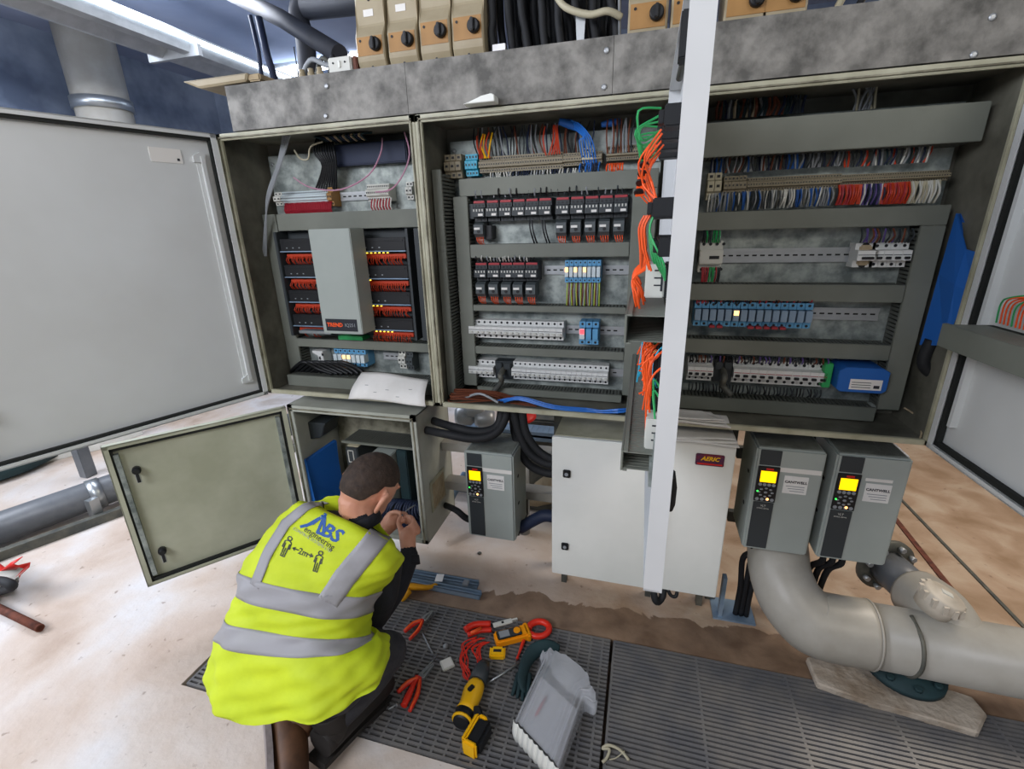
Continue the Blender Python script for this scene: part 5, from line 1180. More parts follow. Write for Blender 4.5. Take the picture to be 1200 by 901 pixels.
cdir = V((.35, -.1, 1)).normalized()
b = MB(); b.lathe([(.050, -.03), (.055, .0), (.058, .015), (.058, .035), (.052, .042), (.035, .042), (.033, .047), (.0, .047)], c0, cdir, 26)
for k in range(12): a = k*PI/6; N_ = cdir.orthogonal().normalized(); B2 = cdir.cross(N_); b.obox(c0+cdir*.02+N_*math.cos(a)*.058+B2*math.sin(a)*.058, (.012, .012, .03))
cap = b.build('screw_cap', 'pvc', big)
b = MB(); b.obox(c0+cdir*.048, (.03, .018, .004), cdir.to_track_quat('Z', 'X').to_matrix()); b.build('embossed_mark', 'whitew', cap)
q = P(1066, 800, z=.075); b = MB(); b.lathe([(.0, -.01), (.115, -.01), (.115, .01), (.0, .01)], (q.x, q.y+.05, .085), n=32)
for k in range(8): a = k*PI/4; b.lathe([(.012, 0), (.012, .012)], (q.x+.095*math.cos(a), q.y+.05+.095*math.sin(a), .095), n=6)
tag(b.build('floor_flange', 'teal'), 'dark green bolted flange half under the big grey pipe', 'flange')

# ---------------------------------------------------------------- on the floor
def FP(u, v, z=.01): return P(u, v, z=z)
# strut channels
def channel(A, B_, w, h, label, key='bluesteel'):
    d = (B_-A).normalized(); n_ = V((-d.y, d.x, 0)); b = MB()
    def bar(o0, o1, z0, z1): b.prism([tuple((A+n_*o0)[:2]), tuple((B_+n_*o0)[:2]), tuple((B_+n_*o1)[:2]), tuple((A+n_*o1)[:2])], 'z', z0, z1)
    bar(-w/2, w/2, 0.001, .004); bar(-w/2, -w/2+.003, 0.001, h); bar(w/2-.003, w/2, .001, h); bar(-w/2, -w/2+w*.3, h-.003, h); bar(w/2-w*.3, w/2, h-.003, h)
    return tag(b.build('steel_channel', key), label, 'steel channel')
channel(FP(445, 666), FP(560, 686), .036, .026, 'upper of two pale blue-grey steel channels on the floor beside the man')
channel(FP(440, 674), FP(563, 698), .034, .026, 'lower of two pale blue-grey steel channels on the floor, nearer the grating')
q = FP(515, 677, .03); b = MB(); b.obox(q, (.035, .045, .003), Matrix.Rotation(.2, 3, 'Z')); tag(b.build('white_tag', 'bright'), 'small white square tag on the steel channels', 'tag')
q = FP(546, 683, .03); b = MB(); b.obox(q, (.026, .03, .012), None, .002); tag(b.build('channel_nut', 'zinc'), 'small zinc nut plate on the steel channels', 'nut')
# glove
b = MB(); b.tube([FP(472, 698, .02), FP(478, 688, .03), FP(492, 688, .03), FP(503, 688, .02), FP(512, 684, .015)], [.018, .03, .022, .018, .01], 12, flat=.6); b.tube([FP(478, 692, .03), FP(473, 700, .02), FP(470, 704, .012)], [.02, .014, .008], 10)
tag(b.build('work_glove', 'glove'), 'yellow crumpled glove between the man and the steel channels', 'glove')
# pliers
def pliers(pt, h1, h2, tip, label, r=.009):
    J = FP(*pt, .018); t = thing('pliers', label, 'pliers', J*1.0)
    T = FP(*tip, .016); d = (T-J).normalized(); n_ = V((-d.y, d.x, 0))
    b = MB(); 
    for s in (-1, 1): b.prism([tuple((J-d*.012+n_*s*.003)[:2]), tuple((J+n_*s*.014)[:2]), tuple((J+d*.02+n_*s*.012)[:2]), tuple((T+n_*s*.004)[:2]), tuple((T+n_*s*.0005)[:2])], 'z', .008, .020, .001)
    b.lathe([(.007, 0), (.007, .004)], J+V((0, 0, .002)), n=12); b.build('jaws', 'steel', t)
    for h, s in ((h1, 1), (h2, -1)):
        H_ = FP(*h, .014); m_ = (J+H_)/2+n_*s*.008; st = J-d*.006
        b = MB(); b.tube([st, m_, H_], [r*.7, r*1.1, r*.85], 10, flat=.8); g_ = b.build('handle', 'plred', t)
        b = MB(); b.tube([st.lerp(m_, .2)+V((0, 0, r*.5)), m_+V((0, 0, r*.55)), H_.lerp(m_, .1)+V((0, 0, r*.5))], [r*.5, r*.75, r*.5], 8, flat=.6); b.build('grip_insert', 'plorange', g_)
    return t
pliers((497, 725), (474, 740), (480, 749), (507, 716), 'red-handled pliers lying above the others, jaws pointing up right')
pliers((494, 792), (466, 811), (480, 833), (508, 778), 'open red-handled combination pliers lower on the grating')
def driver(h0, h1, tip, label, hr=.011, key='plred', sr=.003):
    A, B_, T = FP(*h0, .014), FP(*h1, .014), FP(*tip, .014); t = thing('screwdriver', label, 'screwdriver', A*1.0)
    b = MB(); b.tube([A, A.lerp(B_, .3), A.lerp(B_, .75), B_], [hr, hr*1.15, hr*.75, hr*.9], 10); b.build('handle', key, t)
    b = MB(); b.cyl(B_, T, sr, n=8); b.build('shaft', 'steel', t)
driver((473, 827), (489, 793), (513, 768), 'dark red screwdriver lying across the open pliers')
driver((614, 750), (606, 772), (600, 784), 'slim red screwdriver right of the test leads', .006)
b = MB(); b.cyl(FP(570, 801, .012), FP(609, 777, .02), .0045, n=10); tag(b.build('steel_bar', 'steel'), 'thin bright steel shaft slanting beside the yellow driver nose', 'shaft')
b = MB(); b.cyl(FP(495, 742, .008), FP(507, 766, .008), .003, n=8); tag(b.build('thin_pin', 'greyw'), 'thin grey pin under the upper pliers', 'pin')
q = FP(524, 778, .008); b = MB(); b.obox(q, (.045, .045, .01), Matrix.Rotation(.75, 3, 'Z'), .002); b.mi = 1; b.obox(q+V((0, 0, .0055)), (.035, .035, .001), Matrix.Rotation(.75, 3, 'Z')); tag(b.build('small_square_case', ['whitew', 'label']), 'small white square case on the grating', 'case')
q = FP(522, 757, .01); b = MB(); b.ell(q, (.009, .012, .009), n=10); tag(b.build('ear_plug', 'greyw'), 'tiny pale grey nub above the white square case', 'plug')
b = MB(); q = FP(455, 831, .006); q2 = FP(464, 826, .006); b.cyl(q, q2, .003, n=8); b.lathe([(.006, 0), (.006, .004)], q2, (q2-q), 6); tag(b.build('loose_screw', 'zinc'), 'single loose screw on the grating left of the open pliers', 'screw')
# clamp meter
t = thing('clamp_meter', 'orange and black clamp meter with a red jaw ring', 'clamp meter', FP(600, 744))
A, B_ = FP(580, 750, .02), FP(619, 740, .02); d = (B_-A).normalized(); n_ = V((-d.y, d.x, 0)); Rm = Matrix((d, n_, V((0, 0, 1)))).transposed()
L = (B_-A).length; c = (A+B_)/2
b = MB(); b.obox(c, (L, .058, .034), Rm, .007); b.obox(c+d*L*.46, (.02, .07, .034), Rm, .005); b.build('body', 'meter', t)
b = MB(); b.obox(c+d*-.01+V((0, 0, .017)), (L*.72, .044, .006), Rm, .003); fp_ = b.build('face_panel', 'charcoal', t)
b = MB(); b.lathe([(.014, 0), (.014, .004)], c+d*.022+V((0, 0, .02)), n=18); b.build('dial', 'meter', fp_)
b = MB(); b.obox(c-d*.03+V((0, 0, .021)), (.04, .03, .001), Rm); b.build('screen', 'greyw', fp_)
J = B_+d*.045; pts = [J+d*math.cos(a)*.042+n_*math.sin(a)*.036 for a in [PI-.35+(-2*PI+.7)*k/12 for k in range(13)]]
b = MB(); b.tube(pts, .012, 10, sub=3, flat=1.1); b.build('jaw', 'plred', t)
t = thing('test_leads', 'tangle of thin red test leads left of the clamp meter', 'test leads', FP(552, 770))
b = MB()
for k in range(7):
    c_ = V((rnd(-.015, .015), rnd(-.012, .012), 0)); b.tube([FP(560+rnd(-6, 6), 748, .012)+c_, FP(547+rnd(-4, 4), 756, .010)+c_, FP(541+rnd(-3, 8), 772, .01), FP(545+rnd(-4, 7), 790+rnd(-6,4), .01), FP(553+rnd(-5, 5), 793+rnd(-3, 3), .012), FP(562+rnd(-3, 3), 778, .016), FP(558+rnd(-6, 6), 760, .016), FP(570+rnd(-6, 6), 752, .012)], .0022, 6)
b.build('leads', 'plred', t)
b = MB(); b.tube([FP(545, 738, .02), FP(556, 732, .022), FP(575, 731, .02)], .013, 10); b.tube([FP(548, 744, .018), FP(562, 739, .02), FP(576, 738, .018)], .010, 10); b.build('probes', 'plred', t)
b = MB(); b.tube([FP(552, 742, .03), FP(564, 736, .03)], .007, 8); b.build('probe_collar', 'plorange', t)
b = MB(); A, B_ = FP(578, 733, .03), FP(600, 727, .03); d = (B_-A).normalized(); Rm = Matrix((d, V((-d.y, d.x, 0)), V((0, 0, 1)))).transposed(); b.obox((A+B_)/2, ((B_-A).length, .022, .008), Rm, .002); b.mi = 1; b.obox((A+B_)/2+V((0, 0, .0042)), (.01, .01, .001), Rm); b.obox(B_+d*.01, (.03, .014, .007), Rm, .002)
tag(b.build('marker_card', ['whitew', 'black']), 'white tipped marker lying above the clamp meter', 'marker')
t = thing('voltage_tester', 'small yellow rectangular tester below the clamp meter', 'tester', FP(583, 766))
Rm = Matrix.Rotation(.22, 3, 'Z'); q = FP(583, 765, .015); b = MB(); b.obox(q, (.06, .045, .024), Rm, .005); b.build('body', 'yellow', t)
b = MB(); b.obox(q+V((0, 0, .0125)), (.03, .012, .001), Rm); 
for s in (-1, 1): b.lathe([(.004, 0), (.004, .001)], q+Rm @ V((.022*s, .015, .012)), n=8)
b.build('marks', 'ink', t)
# dark gloves / bag behind the parcel
b = MB(); b.tube([FP(655, 760, .03), FP(640, 757, .05), FP(625, 764, .045), FP(615, 780, .04), FP(612, 800, .03), FP(616, 812, .02)], [.015, .024, .028, .024, .022, .010], 12, flat=.5); b.tube([FP(650, 768, .03), FP(640, 785, .03), FP(630, 805, .02)], [.02, .03, .02], 12, flat=.5)
for k in range(4): b.tube([FP(608+k*4, 790, .02), FP(603+k*5, 806+k*2, .016), FP(600+k*6, 815+k*3, .010)], [.012, .008, .005], 8)
tag(b.build('work_glove', 'teal'), 'dark teal work glove left of the clear wrapped parcel', 'glove')
# cordless impact driver
t = thing('cordless_driver', 'yellow and black cordless impact driver lying on the grating', 'power tool', FP(550, 845))
hz = .035
N0, N1, E0, E1 = FP(567, 775, hz), FP(560, 804, hz), FP(548, 812, hz), FP(538, 843, hz)
N1 = FP(558, 803, hz)
b = MB(); b.tube([FP(568, 777, hz), FP(565, 784, hz), FP(559, 800, hz)], [.020, .029, .033], 16, smooth_path=False); b.build('nose', 'charcoal', t)
b = MB(); b.tube([FP(559, 800, hz), FP(558, 803, hz), FP(554, 812, hz), FP(548, 828, hz), FP(545, 835, hz)], [.026, .031, .035, .030, .034], 10, smooth_path=False); mb_ = b.build('motor_housing', 'yellow', t)
q = FP(552, 806, hz+.034); b = MB(); b.obox(q, (.018, .026, .006), Matrix.Rotation(-.4, 3, 'Z'), .003); b.build('selector', 'black', mb_)
b = MB(); b.tube([FP(545, 835, hz), FP(540, 848, hz)], [.034, .028], 18, smooth_path=False); ec = b.build('end_cap', 'black', t)
b = MB(); b.lathe([(.0345, -.004), (.0355, 0), (.0345, .004)], FP(541.5, 844, hz), FP(540, 848, hz)-FP(545, 835, hz), 18); b.build('yellow_ring', 'yellow', ec)
b = MB(); b.tube([FP(557, 832, hz-.005), FP(560, 845, hz-.008), FP(556, 858, hz-.008)], [.020, .019, .024], 14, flat=1.2); b.build('handle', 'black', t)
A, B_ = FP(566, 846, .03), FP(549, 876, .03); d = (B_-A).normalized(); n_ = V((-d.y, d.x, 0)); Rm = Matrix((d, n_, V((0, 0, 1)))).transposed(); c = (A+B_)/2; L = (B_-A).length
b = MB(); b.obox(c+n_*.012, (L*1.0, .05, .055), Rm, .010); ba = b.build('battery', 'black', t)
b = MB(); b.obox(c-n_*.018, (L*1.06, .016, .060), Rm, .006); b.obox(B_+n_*.005, (.016, .05, .060), Rm, .006); b.obox(A+n_*.002, (.012, .03, .058), Rm, .005); b.build('battery_trim', 'yellow', ba)
# wire offcut
b = MB(); b.tube([FP(706, 893, .01), FP(711, 888, .012), FP(714, 878, .02), FP(706, 877, .012), FP(712, 873, .02), FP(722, 876, .018), FP(730, 882, .012), FP(737, 891, .01)], .0045, 8); b.tube([FP(714, 890, .01), FP(722, 888, .01), FP(732, 880, .014)], .002, 6)
tag(b.build('wire_offcut', 'beige2'), 'curly cream wire offcut on the grating right of the wrapped parcel', 'wire offcut')
b = MB(); q = FP(573, 628, .005); b.ell(P(562, 648, z=.006), (.012, .01, .006), n=8); tag(b.build('debris', 'castiron'), 'dark crumb of debris on the floor below the hanging motor drive', 'debris')

# clear wrapped parcel: white pack end, ribbed clear film drawn round it and puffed out at the far end
nl, nr = P(603, 864, z=.0), P(655, 922, z=.0)
lx = (nr-nl).normalized(); ly = (P(646, 772, z=0)-nl); Lp = ly.length; ly.normalize(); Wp = (nr-nl).length; hp = .085
t = thing('wrapped_parcel', 'white parcel in clear ribbed bubble film lying on the grating', 'parcel', (nl+nr)/2)
ns = 90; ribs = 9
def parc(s, k):
    a = 2*PI*k/ns; ca, sa = math.cos(a), math.sin(a); e = .38
    cx_ = math.copysign(abs(ca)**e, ca); sz = math.copysign(abs(sa)**e, sa)
    puff = max(0, (s-.70)/.30); puff = puff*puff*(3-2*puff)
    rib = .0050*math.cos(2*PI*ribs*(cx_+1)/2) if abs(sz) > .8 else 0
    x = Wp*(.5+cx_*(.5+.17*puff)) + puff*Wp*.06
    y = Lp*s*1.0 + puff*.006*math.sin(k*.7) - puff*.06*abs(cx_)**2
    z = .003+hp/2*(1+.15*puff)+(hp/2*(1-.1*puff)+.012*math.sin(s*PI))*sz + rib*(1+sz)/2 + .002*puff*math.sin(k*1.3+s*20)
    p = nl+lx*x+ly*y; p.z = max(z, .004); return p
rows = [[parc(i/26, k) for k in range(ns)] for i in range(27)]
def film(alpha, nm):
    f_ = bpy.data.materials.new(nm); f_.use_nodes = True; n = f_.node_tree.nodes; l = f_.node_tree.links
    b_ = n['Principled BSDF']; b_.inputs['Base Color'].default_value = hexc('d9dde3'); b_.inputs['Roughness'].default_value = .16; b_.inputs['Alpha'].default_value = alpha; b_.inputs['Specular IOR Level'].default_value = .8
    tc = n.new('ShaderNodeTexCoord'); no = n.new('ShaderNodeTexNoise'); no.inputs['Scale'].default_value = 22; no.inputs['Distortion'].default_value = 1.5; bp = n.new('ShaderNodeBump'); bp.inputs['Strength'].default_value = .5; bp.inputs['Distance'].default_value = .006
    l.new(tc.outputs['Object'], no.inputs['Vector']); l.new(no.outputs['Fac'], bp.inputs['Height']); l.new(bp.outputs['Normal'], b_.inputs['Normal']); return f_
b = MB(); b.grid(rows, closed=True); b.build('film', film(.40, 'clear bubble film'), t)
b = MB(); far = [parc(1, k) for k in range(ns)]; cf = sum(far, V((0, 0, 0)))/ns
b.grid([far, [p.lerp(cf, .5)-ly*.02 for p in far], [p.lerp(cf, .96)-ly*.05 for p in far]], closed=True, capends=False); b.build('film_mouth', film(.30, 'thin film'), t)
def PB(x, y, z): p = nl+lx*x+ly*y; p.z = z; return p
b = MB(); b.grid([[PB(Wp*.08, y, .01), PB(Wp*.92, y, .01), PB(Wp*.92, y, hp-.02), PB(Wp*.08, y, hp-.02)] for y in (.01, Lp*.60)], closed=True, capends=True, smooth=False); b.build('inner_pack', mat('parcel card', '9c9ea4', .6, col2='aeb0b5', scale=5), t)
b = MB(); rr = []
for j in range(9):
    q = j/8; rr.append([PB(Wp*i/72, -.004-.005*abs(math.sin(ribs*PI*i/72)) - .010*math.sin(PI*q), .004+(hp-.002)*q) for i in range(73)])
b.grid(rr); b.build('inflated_end', 'white', t)
b = MB(); b.tube([PB(Wp*.30, Lp*.22, hp-.016), PB(Wp*.33, Lp*.45, hp-.016)], .008, 8, flat=.3); b.build('red_mark', 'redtop', t)
# ---------------------------------------------------------------- the man
man = thing('person', 'person in yellow reflective vest and black jumper crouching at the open lower cabinet', 'person', (-.15, -.72, 0))
RING = [  # photo-left, photo-right of the vest outline, distance from the cabinets, half depth, tilt of the ring's back edge
 (383, 588, 446, 622, -.455, .055), (352, 592, 464, 640, -.50, .085), (326, 612, 470, 660, -.525, .105), (302, 655, 446, 688, -.575, .13),
 (291, 690, 430, 720, -.625, .13), (282, 722, 426, 745, -.66, .135), (268, 745, 436, 758, -.69, .14), (266, 768, 447, 777, -.71, .158), (271, 784, 447, 792, -.72, .165)]
def ringpts(L, R__, nrm_up, d, ns=80, e=.75):
    a = (R__-L)/2; c = (L+R__)/2
    back = a.normalized().cross(nrm_up).normalized()
    if back.y > 0: back = -back
    out = []
    for k in range(ns):
        t = 2*PI*k/ns; ct, st = math.cos(t), math.sin(t)
        out.append(c + a*math.copysign(abs(ct)**e, ct) + back*d*math.copysign(abs(st)**e, st)*(1 if st > 0 else .9))
    return out
cs = [((P(r[0], r[1], y=r[4])+P(r[2], r[3], y=r[4]))/2) for r in RING]
rings0 = []
for i, r in enumerate(RING):
    up = (cs[max(i-1, 0)]-cs[min(i+1, len(cs)-1)]).normalized()
    if i >= 6: up = (up+V((0, -.1, .6))).normalized()
    rings0.append(ringpts(P(r[0], r[1], y=r[4]), P(r[2], r[3], y=r[4]), up, r[5]))
def vest_surf(v, k):    # v ring position 0..8, k index round
    i = min(int(v), len(rings0)-2); t = v-i
    a = rings0[max(i-1, 0)][k]; b_ = rings0[i][k]; c = rings0[i+1][k]; d = rings0[min(i+2, len(rings0)-1)][k]
    return .5*((2*b_)+(c-a)*t+(2*a-5*b_+4*c-d)*t*t+(3*b_-3*c+d-a)*t**3)
NS = 80
def fold(v, k):
    th = 2*PI*k/NS; f = max(0, (v-5)/3)
    return .010*f*math.sin(th*7+1)+.005*f*math.sin(th*13)+.004*math.sin(v*3+th*2)+.0035*math.sin(v*5.3+th*6)+.0025*math.sin(v*9-th*9)
def vest_pt(v, k, off=0):
    k = k % NS; p = vest_surf(v, k); c = cs[min(int(v), len(cs)-2)].lerp(cs[min(int(v)+1, len(cs)-1)], v-int(v))
    d = (p-c); d.normalize(); return p + d*(fold(v, k)+off)
rows = [[vest_pt(v*8/64, k) for k in range(NS)] for v in range(65)]
b = MB(); b.grid(rows, closed=True); vest = b.build('vest', 'hivis', man)
tmp = bmesh.new(); R_rows = [[tmp.verts.new(p) for p in r] for r in rows]
for a, c in zip(R_rows, R_rows[1:]):
    for k in range(NS): tmp.faces.new([a[k], a[(k+1) % NS], c[(k+1) % NS], c[k]])
bmesh.ops.recalc_face_normals(tmp, faces=tmp.faces[:])
bmesh.ops.triangulate(tmp, faces=tmp.faces[:])
TREE = BVHTree.FromBMesh(tmp); tmp.free()
def onvest(u, v, off):
    r = ray(u, v).normalized(); h = TREE.ray_cast(CAM, r)
    if h[0] is None:
        q = min((vest_pt(v_*.5, k_) for v_ in range(17) for k_ in range(NS)), key=lambda p: ((p-CAM)-r*(p-CAM).dot(r)).length); h = TREE.find_nearest(q)
    n_ = h[1]
    if n_.dot(r) > 0: n_ = -n_
    return h[0]+n_*off
# reflective bands: two round the body, one over each shoulder
def band(v0, v1, name):
    b = MB(); b.grid([[vest_pt(v0+(v1-v0)*j/4, k, .003) for k in range(NS)] for j in range(5)], closed=True, thick=.0015)
    return b.build(name, 'reflect', vest)
def cband(top, bot, name):     # band whose edges follow the sag of the cloth
    rows = []
    for j in range(7):
        t = j/6; row = []
        for k in range(NS):
            st = math.sin(2*PI*k/NS); v = (top[0]+top[1]*st)*(1-t)+(bot[0]+bot[1]*st)*t; row.append(vest_pt(v, k, .003))
        rows.append(row)
    b = MB(); b.grid(rows, closed=True, thick=.0015); return b.build(name, 'reflect', vest)
cband((3.25, .0), (4.0, .0), 'reflective_band'); cband((4.95, 0), (5.6, 0), 'reflective_band')
def strip(e0, e1, name, n=18):
    def along(pts, t):
        f_ = t*(len(pts)-1); i = min(int(f_), len(pts)-2); q = f_-i; return (pts[i][0]*(1-q)+pts[i+1][0]*q, pts[i][1]*(1-q)+pts[i+1][1]*q)
    rows = []
    for j in range(n+1):
        a, c = along(e0, j/n), along(e1, j/n); rows.append([onvest(a[0]*(1-s/5)+c[0]*s/5, a[1]*(1-s/5)+c[1]*s/5, .0035) for s in range(6)])
    b = MB(); b.grid(rows, thick=.0015); b.build(name, 'reflect', vest)
strip([(436, 617), (414, 644), (394, 668), (373, 700)], [(458, 630), (434, 660), (414, 685), (395, 712)], 'reflective_band')
strip([(376, 586), (354, 591), (331, 610), (309, 645), (294, 684)], [(386, 589), (363, 597), (340, 617), (319, 651), (304, 690)], 'reflective_band')
# lettering and pictograms on the back
def decal_text(s, size, cx, cy, ang, key, name, sx=1, shear=0, off=.0012, bold=0):
    o = text(s, 1.0, Matrix.Identity(4), key, name, None, ext=0, shear=shear, bold=bold)
    me = o.data; bm = bmesh.new(); bm.from_mesh(me)
    bmesh.ops.triangulate(bm, faces=bm.faces[:])
    bmesh.ops.subdivide_edges(bm, edges=bm.edges[:], cuts=1)
    ca, sa = math.cos(ang), math.sin(ang)
    for v in bm.verts:
        x, y = v.co.x*size*sx, -v.co.y*size; v.co = onvest(cx+x*ca-y*sa, cy+x*sa+y*ca, off)
    bm.to_mesh(me); bm.free(); me.transform(WM[vest.name].inverted()); o.parent = vest; return o
an = math.radians(27)
def decal_poly(lines, w, key, name, off=.0014):
    b = MB()
    for ln in lines:
        for (a, c) in zip(ln, ln[1:]):
            dx, dy = c[0]-a[0], c[1]-a[1]; l_ = math.hypot(dx, dy) or 1; nx, ny = -dy/l_*w/2, dx/l_*w/2; ex, ey = dx/l_*w*.3, dy/l_*w*.3
            m = max(1, int(l_/4)); rows = []
            for j in range(m+1):
                q = j/m; x, y = a[0]-ex+(dx+2*ex)*q, a[1]-ey+(dy+2*ey)*q; rows.append([onvest(x+nx, y+ny, off), onvest(x-nx, y-ny, off)])
            b.grid(rows, smooth=False)
    return b.build(name, key, vest)
decal_poly([[(353, 617), (367, 613), (381, 603)], [(381, 603), (372, 624), (379, 626), (381, 604)], [(359, 616), (373, 608)]], 3.4, 'logoblue', 'logo_triangle')
decal_text('BS', 23, 387.5, 624.5, math.radians(27), 'logoblue', 'lettering', 1.0, .25, bold=.03)
decal_text('engineering', 10.5, 374.5, 630.5, math.radians(34), 'ink', 'lettering', .85, 0, .0016)
decal_text('CONTROL SYSTEMS LTD', 5.2, 366, 632.5, math.radians(32), 'greyw', 'lettering', .9, 0, .0013)
def figure(cx, cy, s, rot):
    R__ = [[(0, -10.5), (1.6, -10), (2.2, -8.6), (1.6, -7.2), (0, -6.7), (-1.6, -7.2), (-2.2, -8.6), (-1.6, -10), (0, -10.5)],
           [(-1.5, -6), (1.5, -6), (3.4, -4.8), (4, 1.5), (2.6, 1.8), (2.2, -3), (2, 11), (-2, 11), (-2.2, -3), (-2.6, 1.8), (-4, 1.5), (-3.4, -4.8), (-1.5, -6)], [(0, 2), (0, 10)]]
    c_, s_ = math.cos(rot), math.sin(rot); return [[(cx+s*(x*c_-y*s_), cy+s*(x*s_+y*c_)) for x, y in l] for l in R__]
decal_poly(figure(336, 640, 1.15, .42), 1.2, 'ink', 'pictogram'); decal_poly(figure(373, 657.5, 1.15, .30), 1.2, 'ink', 'pictogram')
decal_poly([[(343.5, 642), (350, 644.5)], [(346.5, 641.3), (343.5, 642), (345.3, 644.8)], [(361, 649.5), (366.5, 652)], [(363.2, 652.6), (366.5, 652), (364.6, 649)]], 1.3, 'ink', 'arrows')
decal_text('2m', 11, 355.5, 647.5, math.radians(22), 'ink', 'lettering', .85, bold=.01)

# ---- body: one continuous surface grown from joined volumes
SEG = []
def seg(b, pts, rs, lab, n=14, sub=4):
    b.tube(pts, rs, n, sub=sub)
    b.ell(pts[0], (rs[0],)*3, n=10); b.ell(pts[-1], (rs[-1],)*3, n=10)
    for p, q, r, r2 in zip(pts, pts[1:], rs, rs[1:]): SEG.append((V(p), V(q), (r+r2)/2, lab))
b = MB()
pel, mid_, che, nck = cs[6]+V((0, .03, 0)), cs[4]+V((0, .02, 0)), cs[2]+V((0, .02, 0)), P(421, 605, y=-.47)
seg(b, [cs[7]+V((0, .05, -.02)), pel, mid_, che], [.12, .12, .105, .085], 'j')
shL, shR = P(352, 620, y=-.50), P(454, 657, y=-.50)
seg(b, [shL, che+V((0, -.01, .02)), shR], [.048, .075, .048], 'j')
seg(b, [che+V((0, .02, .0)), nck], [.06, .050], 'j')
HC = P(434, 568, y=-.41)
Fh = V((.27, .78, -.56)).normalized(); Rh = V((.9, -.40, -.12)); Rh = (Rh-Fh*Rh.dot(Fh)).normalized(); Uh = Rh.cross(Fh).normalized()
if Uh.z < 0: Uh = -Uh
HM = Matrix((Rh, Fh, Uh)).transposed()
seg(b, [nck, HC-Uh*.06-Fh*.03], [.054, .052], 's')
b.ell(HC, (.074, .095, .100), HM, 24); SEG.append((HC, HC+Fh*.001, .09, 's'))
b.ell(HC+Fh*.03-Uh*.055, (.055, .062, .062), HM, 18); SEG.append((HC+Fh*.03-Uh*.06, HC+Fh*.031-Uh*.06, .06, 's'))
b.ell(HC+Fh*.078-Uh*.095, (.024, .022, .018), HM, 10)     # chin
b.tube([HC+Fh*.088+Uh*.012, HC+Fh*.108-Uh*.02, HC+Fh*.096-Uh*.034], [.008, .013, .010], 8)   # nose
for s in (-1, 1): b.ell(HC+Fh*.078+Rh*s*.032+Uh*.022, (.020, .012, .008), HM, 10)   # brows
b.ell(HC+Fh*.090-Uh*.060, (.022, .010, .009), HM, 10)    # lips
# ears
for s in (-1, 1):
    ec = HC+Rh*s*.078-Uh*.024-Fh*.008
    b.tube([ec-Uh*.032, ec+Rh*s*.014-Uh*.014-Fh*.014, ec+Rh*s*.022+Uh*.014-Fh*.017, ec+Rh*s*.016+Uh*.032-Fh*.002, ec+Uh*.026+Fh*.012, ec+Fh*.008], [.008, .0075, .0085, .008, .007, .005], 8, sub=3)
    b.ell(ec+Rh*s*.007, (.005, .016, .026), HM, 8)
    SEG.append((ec-Uh*.03, ec+Uh*.03, .03, 's'))
# arms
elR, wrR = P(437, 722, y=-.50), P(479, 652, y=-.30)
seg(b, [shR, shR.lerp(elR, .5)+V((.012, -.01, 0)), elR], [.048, .054, .050], 'j')
seg(b, [elR, elR.lerp(wrR, .5)+V((.01, 0, -.004)), wrR], [.050, .047, .036], 'j')
SEG.append((shR, elR, .06, 'j'))
elL, wrL = P(300, 668, y=-.30)+V((.08, .02, -.05)), P(446, 626, y=-.20)
elL = V((-.36, -.33, .43))
seg(b, [shL, shL.lerp(elL, .5), elL], [.058, .050, .046], 'j'); seg(b, [elL, elL.lerp(wrL, .5), wrL], [.046, .040, .031], 'j')
# hands
def hand(wr, pc, tips, thumb, r=.0088):
    seg(b, [wr, wr.lerp(pc, .5), pc], [.030, .028, .030], 's')
    ax_ = (pc-wr).normalized(); side = (tips[0][-1]-tips[-1][-1]); side = (side-ax_*side.dot(ax_)).normalized()
    for i, ch in enumerate(tips):
        base = pc+ax_*.018+side*(.030-.020*i)
        rr = [r*(1.12 if i < 3 else 1), r*1.02, r*.95, r*.82][:len(ch)+1]
        b.tube([base]+ch, rr, 10, sub=3); b.ell(ch[-1], (rr[-1],)*3, n=8)
        for p, q in zip([base]+ch, ch): SEG.append((p, q, r, 's'))
    b.tube([wr.lerp(pc, .5)+side*.018]+thumb, [.014, .011, .0095, .0085][:len(thumb)+1], 10, sub=3); b.ell(thumb[-1], (.0085,)*3, n=8)
    SEG.append((pc, thumb[-1], .01, 's'))
pcR = P(478, 628, y=-.255)
hand(wrR, pcR, [[P(484+2*i, 614+3.5*i, y=-.225-.006*i), P(482+2.5*i, 606+4*i, y=-.195-.008*i), P(474+2.5*i, 605+4*i, y=-.185-.008*i)] for i in range(4)], [P(470, 622, y=-.25), P(467, 613, y=-.225), P(469, 606, y=-.205)])
pcL = P(459, 613, y=-.19)
hand(wrL, pcL, [[P(466+1*i, 603+3*i, y=-.17-.004*i), P(473+1*i, 601+3*i, y=-.165-.004*i), P(477, 604+3*i, y=-.175)] for i in range(4)], [P(455, 604, y=-.18), P(462, 600, y=-.185), P(469, 601, y=-.19)])
